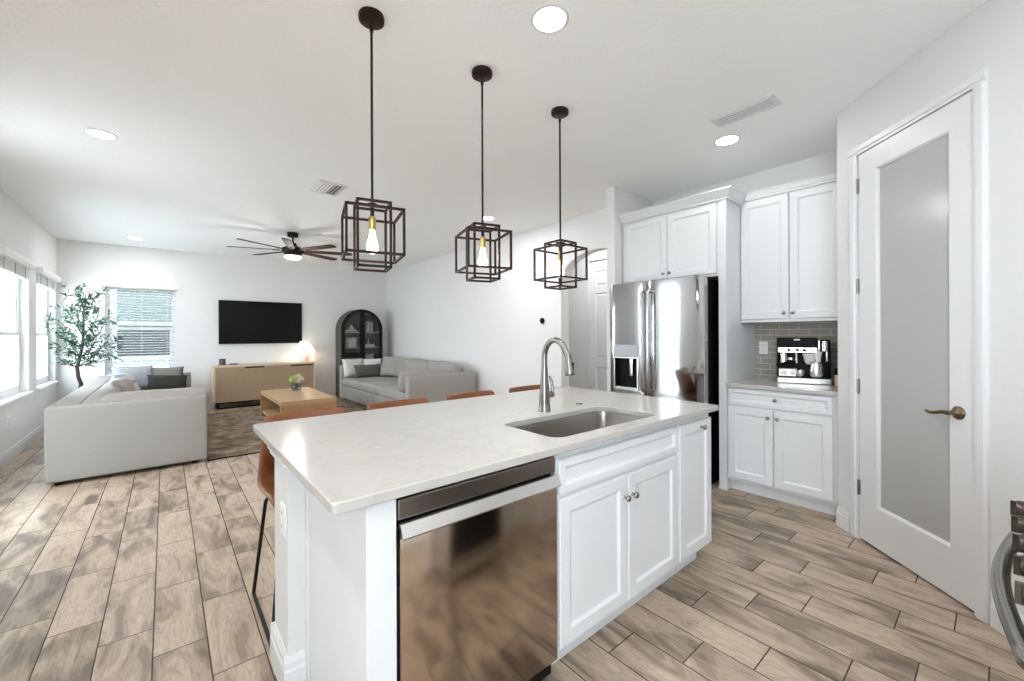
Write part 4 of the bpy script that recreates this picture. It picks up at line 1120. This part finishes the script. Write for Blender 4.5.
# left sofa: from the far arm towards the camera
cushion('throw_pillow', .44, .36, .16, 'taupe', .02, 8.74, .47, 0, -14, 'taupe throw pillow at the far arm of the left sofa')
cushion('lumbar_pillow', .50, .26, .14, 'green_p', .02, 8.38, .475, 6, -24, 'dark olive lumbar pillow at the far end of the left sofa', 5)
cushion('throw_pillow', .50, .40, .18, 'greyblue', -.36, 8.66, .47, 20, -14, 'pale blue-grey pillow left of the taupe pillow on the left sofa')
cushion('throw_pillow', .46, .38, .19, 'stripe', -.34, 7.55, .475, 78, -20, 'grey and beige striped pillow against the back of the left sofa')
cushion('throw_pillow', .44, .36, .18, 'fabric2', -.32, 6.95, .475, 84, -22, 'warm grey pillow nearest the camera on the left sofa')
# right sofa
cushion('throw_pillow', .46, .39, .17, 'cream', 2.98, 8.56, .47, 8, -16, 'large cream pillow at the far arm of the right sofa')
cushion('throw_pillow', .40, .37, .16, 'white_p', 3.36, 8.58, .47, -12, -14, 'white pillow right of the cream one on the right sofa')
cushion('lumbar_pillow', .56, .27, .14, 'sageg', 3.16, 8.26, .475, 2, -20, 'dark sage lumbar pillow in front of the pale ones on the right sofa')
cushion('throw_pillow', .44, .44, .17, 'fabric', 3.50, 8.10, .475, -58, -20, 'light grey pillow in the back corner of the right sofa')

# ------------------------------------------------------------------ arched cabinet
def arched():
    x0, x1, yf, yb, H = 2.865, 3.775, 9.04, 9.43, 1.90
    cx, R = (x0+x1)/2, (x1-x0)/2; zc = H-R
    t = thing('arched_cabinet', (cx, (yf+yb)/2, 0), 'black arched display cabinet with glass doors beside the right sofa', 'cabinet')
    def arch(r, zb, n=28): return [(cx-r, zb)] + [(cx-r*cos(pi*i/n), zc+r*sin(pi*i/n)) for i in range(n+1)] + [(cx+r, zb)]
    def shell(mb, r0, r1, z0, z1, ya_, yb_):
        a, b_ = arch(r0, z0), arch(r1, z1); k = []
        for pts in (a, b_):
            for y in (ya_, yb_): k.append(mb.ring([(px, y, pz) for px, pz in pts]))
        mb.bridge(k[0], k[1], False); mb.bridge(k[2], k[3], False); mb.bridge(k[0], k[2], False); mb.bridge(k[1], k[3], False)
        for i in (0, -1): mb.cap([k[0][i], k[1][i], k[3][i], k[2][i]])
        return mb
    sh = shell(MB(), R, R-.03, 0, 0, yf+.02, yb).build('case', 'cabside', t, 30)
    MB().prism(arch(R-.03, .02), (0, yb-.015, 0), Xa, Za, Ya, .012).build('back_panel', 'darkwood', t)
    MB().box(x0+.03, x1-.03, yf+.02, yb-.015, .04, .09).build('bottom', 'darkwood', t)
    zs = [.42, .75, 1.06, 1.40]
    for z in zs:
        hw_ = R-.032 if z < zc else sqrt(max(.01, (R-.032)**2-(z-zc)**2))
        MB().box(cx-hw_, cx+hw_, yf+.05, yb-.016, z-.022, z).build('shelf', 'greybook', t)
    for sx in (-1, 1):
        # half-arch door frame
        n = 20; fo = R-.004; fi = R-.075; g = .003; m = .055
        outer = [(g, .05)] + [(fo, .05)] + [(fo*cos(pi/2*i/n), zc+fo*sin(pi/2*i/n)) for i in range(n)] + [(g, zc+sqrt(fo*fo-g*g))]
        top = sqrt(fi*fi-m*m); a1 = atan2(top, m)
        inner = [(m, .13), (fi, .13)] + [(fi*cos(a1*i/n), zc+fi*sin(a1*i/n)) for i in range(n)] + [(m, zc+top)]
        mb = MB(); k = []
        for pts in (outer, inner):
            for y in (yf, yf+.022): k.append(mb.ring([(cx+sx*px, y, pz) for px, pz in pts]))
        mb.bridge(k[0], k[1]); mb.bridge(k[2], k[3]); mb.bridge(k[0], k[2]); mb.bridge(k[1], k[3])
        d = mb.build('door', 'darkwood', t, 30)
        MB().prism([(sx*px, pz) for px, pz in inner], (cx, yf+.010, 0), Xa, Za, Ya, .003).build('pane', 'smoked', d)
        MB().cyl((cx+sx*.03, yf-.02, .86), (cx+sx*.03, yf-.02, 1.0), .006, seg=8).build('handle', 'black', d, 40)
    return cx, yf+.16, zs
cx, cy, zs = arched()
def book(x0, x1, y0, y1, z0, z1, m, label, flat=False):
    t = thing('book', ((x0+x1)/2, (y0+y1)/2, z0), label, 'book')
    if flat:
        MB().box(x0, x1, y0, y1, z0, z0+.004).box(x0, x1, y0, y1, z1-.004, z1).box(x0, x1, y0, y0+.004, z0, z1).build('cover', m, t)
        MB().box(x0+.006, x1-.006, y0+.004, y1-.005, z0+.004, z1-.004).build('pages', 'paper', t)
    else:
        MB().box(x0, x0+.003, y0, y1, z0, z1).box(x1-.003, x1, y0, y1, z0, z1).box(x0, x1, y0, y0+.003, z0, z1).build('cover', m, t)
        MB().box(x0+.003, x1-.003, y0+.003, y1-.004, z0+.004, z1-.006).build('pages', 'paper', t)
# top shelf
tag(MB().lathe([(.03, 0), (.055, .01), (.06, .035), (.03, .06), (.02, .075), (.034, .09), (.028, .10), (.001, .104)], (cx-.19, cy, 1.454), 20).build('lidded_pot', 'ceram', None, 40), 'white ceramic lidded pot on the top left shelf of the arched cabinet', 'ornament')
book(cx-.31, cx-.08, cy-.07, cy+.08, 1.401, 1.428, 'greybook', 'grey book lying lowest under the white pot, top left cabinet shelf', True)
book(cx-.29, cx-.10, cy-.06, cy+.07, 1.4285, 1.453, 'ceram', 'white book lying upper under the white pot, top left cabinet shelf', True)
for k, (hh, m, l) in enumerate(((.24, 'ceram', 'tall white book standing left on the top right cabinet shelf'), (.20, 'greybook', 'shorter grey book standing centre on the top right cabinet shelf'), (.22, 'paper', 'beige book standing right on the top right cabinet shelf'))):
    book(cx+.14+.042*k, cx+.178+.042*k, cy-.07, cy+.08, 1.401, 1.401+hh, m, l)
# second shelf
for k in range(6):
    hh = (.19, .21, .18, .22, .20, .215)[k]
    book(cx-.32+.04*k, cx-.284+.04*k, cy-.07, cy+.08, 1.061, 1.061+hh, ('greybook', 'paper', 'ceram', 'paper', 'ceram', 'greybook')[k],
         ('grey', 'beige', 'white', 'tall beige', 'second white', 'last grey')[k]+' standing book, ' + ('first', 'second', 'third', 'fourth', 'fifth', 'sixth')[k] + ' from the left on the second left cabinet shelf')
book(cx+.09, cx+.31, cy-.07, cy+.09, 1.061, 1.095, 'ceram', 'white book lying on the second right cabinet shelf', True)
book(cx+.10, cx+.30, cy-.06, cy+.08, 1.0955, 1.122, 'paper', 'beige book lying on the white one, second right cabinet shelf', True)
tag(MB().lathe([(.025, 0), (.03, .01), (.018, .06), (.012, .10), (.02, .13), (.017, .13), (.001, .10)], (cx+.19, cy, 1.1225), 18).build('bud_vase', 'greybook', None, 40), 'small grey bud vase on the lying books, second right cabinet shelf', 'vase')
# third shelf
book(cx-.32, cx-.08, cy-.07, cy+.09, .751, .785, 'paper', 'beige book lying on the third left cabinet shelf', True)
book(cx-.30, cx-.09, cy-.06, cy+.08, .7855, .82, 'greybook', 'grey book lying on the beige one, third left cabinet shelf', True)
t = thing('storage_box', (cx+.2, cy, .751), 'small white lidded box on the third right cabinet shelf', 'box')
MB().box(cx+.11, cx+.28, cy-.07, cy+.07, .751, .87, .004).build('box', 'ceram', t); MB().box(cx+.105, cx+.285, cy-.075, cy+.075, .87, .90, .004).build('lid', 'paper', t)
for k in range(4): book(cx-.31+.05*k, cx-.265+.05*k, cy-.07, cy+.08, .421, .421+.2-.01*k, 'brownbook', ('first', 'second', 'third', 'fourth')[k]+' brown book from the left on the lowest visible left cabinet shelf')

# ------------------------------------------------------------------ olive tree
def tree(x, y):
    t = thing('olive_tree', (x, y, 0), 'potted olive tree in the corner left of the back window', 'plant')
    MB().lathe([(.10, 0), (.12, .01), (.15, .30), (.156, .32), (.15, .33), (.138, .32), (.136, .26), (.001, .25)], (x, y, 0), 28).build('pot', 'pot', t, 40)
    MB().lathe([(.135, .255), (.10, .268), (.001, .272)], (x, y, 0), 20).build('soil', 'soil', t, 60)
    rnd = random.Random(11); Rv = Vector((cos(radians(40.1)), -sin(radians(40.1)), 0)); B0 = Vector((x, y, 0))
    def P(r, z, f=0): return B0 + Rv*r + Vector((sin(radians(40.1)), cos(radians(40.1)), 0))*f + Za*z
    mb = MB(); V = Vector
    tr = [V(q) for q in ((-1.03, 9.2, .26), (-1.02, 9.2, .45), (-1.00, 9.2, .58), (-1.03, 9.18, .70), (-1.04, 9.17, .85), (-1.01, 9.16, 1.0), (-.985, 9.15, 1.15), (-.97, 9.14, 1.32), (-.965, 9.14, 1.5), (-.96, 9.14, 1.72), (-.94, 9.15, 1.98))]
    mb.tube(tr, [.028, .026, .027, .024, .023, .021, .019, .016, .013, .009, .004], 9)
    br = [(tr[6], (-1.25, 8.45, 1.46)), (tr[7], (-1.15, 8.8, 1.81)), (tr[6], (-1.18, 8.6, 1.59)), (tr[5], (-1.17, 8.8, 1.2)), (tr[4], (-1.14, 8.9, 1.0)),
          (tr[9], (-.84, 9.0, 1.92)), (tr[6], (-.68, 8.9, 1.58)), (tr[5], (-.56, 8.75, 1.27)), (tr[4], (-.58, 8.75, 1.08)), (tr[7], (-.76, 9.0, 1.70)),
          (tr[5], (-.79, 8.8, 1.30)), (tr[5], (-1.05, 8.8, 1.24)), (tr[4], (-.74, 8.8, 1.12)), (tr[6], (-1.10, 8.7, 1.35)), (tr[6], (-.87, 8.9, 1.42)),
          (tr[7], (-1.03, 8.9, 1.69)), (tr[8], (-1.05, 9.05, 1.90)), (tr[9], (-1.0, 9.1, 2.02))]
    leaf = MB()
    def add_leaf(p, d):
        d = d.normalized(); L = rnd.uniform(.055, .095); s1 = d.cross(Vector((rnd.gauss(0, 1), rnd.gauss(0, 1), rnd.gauss(0, 1)))).normalized(); w_ = L*.13; n = d.cross(s1)
        a = leaf.bm.verts.new(p); c = leaf.bm.verts.new(p+d*L)
        m1 = [leaf.bm.verts.new(p+d*L*q+n*.004-Za*.006*q) for q in (.35, .7)]
        e1 = [leaf.bm.verts.new(p+d*L*q+s1*w_*k-Za*.006*q) for q, k in ((.35, 1), (.7, .8))]; e2 = [leaf.bm.verts.new(p+d*L*q-s1*w_*k-Za*.006*q) for q, k in ((.35, 1), (.7, .8))]
        for e in (e1, e2):
            leaf.bm.faces.new((a, m1[0], e[0])); leaf.bm.faces.new((m1[0], m1[1], e[1], e[0])); leaf.bm.faces.new((m1[1], c, e[1]))
    for s0, e_ in br:
        p0, p2 = s0, V(e_); p1 = p0.lerp(p2, .5)+V((rnd.uniform(-.04, .04), rnd.uniform(-.04, .04), -.03))
        mb.tube([p0, p0.lerp(p1, .5)+Za*.01, p1, p1.lerp(p2, .5)+Za*.008, p2], [.009, .008, .006, .004, .002], 6)
        # twigs with pairs of narrow leaves
        for k in range(8):
            u = .25+.75*k/7; q = p0.lerp(p1, u*2) if u < .5 else p1.lerp(p2, u*2-1)
            d = ((p2-p0).normalized()*.7 + Vector((rnd.gauss(0, .6), rnd.gauss(0, .6), rnd.gauss(.15, .6)))).normalized()
            L = rnd.uniform(.10, .19); tip = q+d*L
            mb.tube([q, q.lerp(tip, .5)+Za*.005, tip], [.0025, .002, .001], 5)
            for j in range(8):
                add_leaf(q.lerp(tip, .15+.85*j/7), d*.7+Vector((rnd.gauss(0, .7), rnd.gauss(0, .7), rnd.gauss(0, .6))))
    for v in list(leaf.bm.verts)+list(mb.bm.verts): v.co.x = max(v.co.x, XL+.015 if v.co.z > .7 and (v.co.y < 8.1 or v.co.y > 9.32) else XL+.075 if v.co.z > 2 else XL+.02); v.co.y = min(v.co.y, YT-.075 if v.co.x > -.82 else YT-.02)
    mb.build('trunk', 'bark', t, 60)
    leaf.build('foliage', 'leaf', t, 60)
tree(-1.03, 9.2)
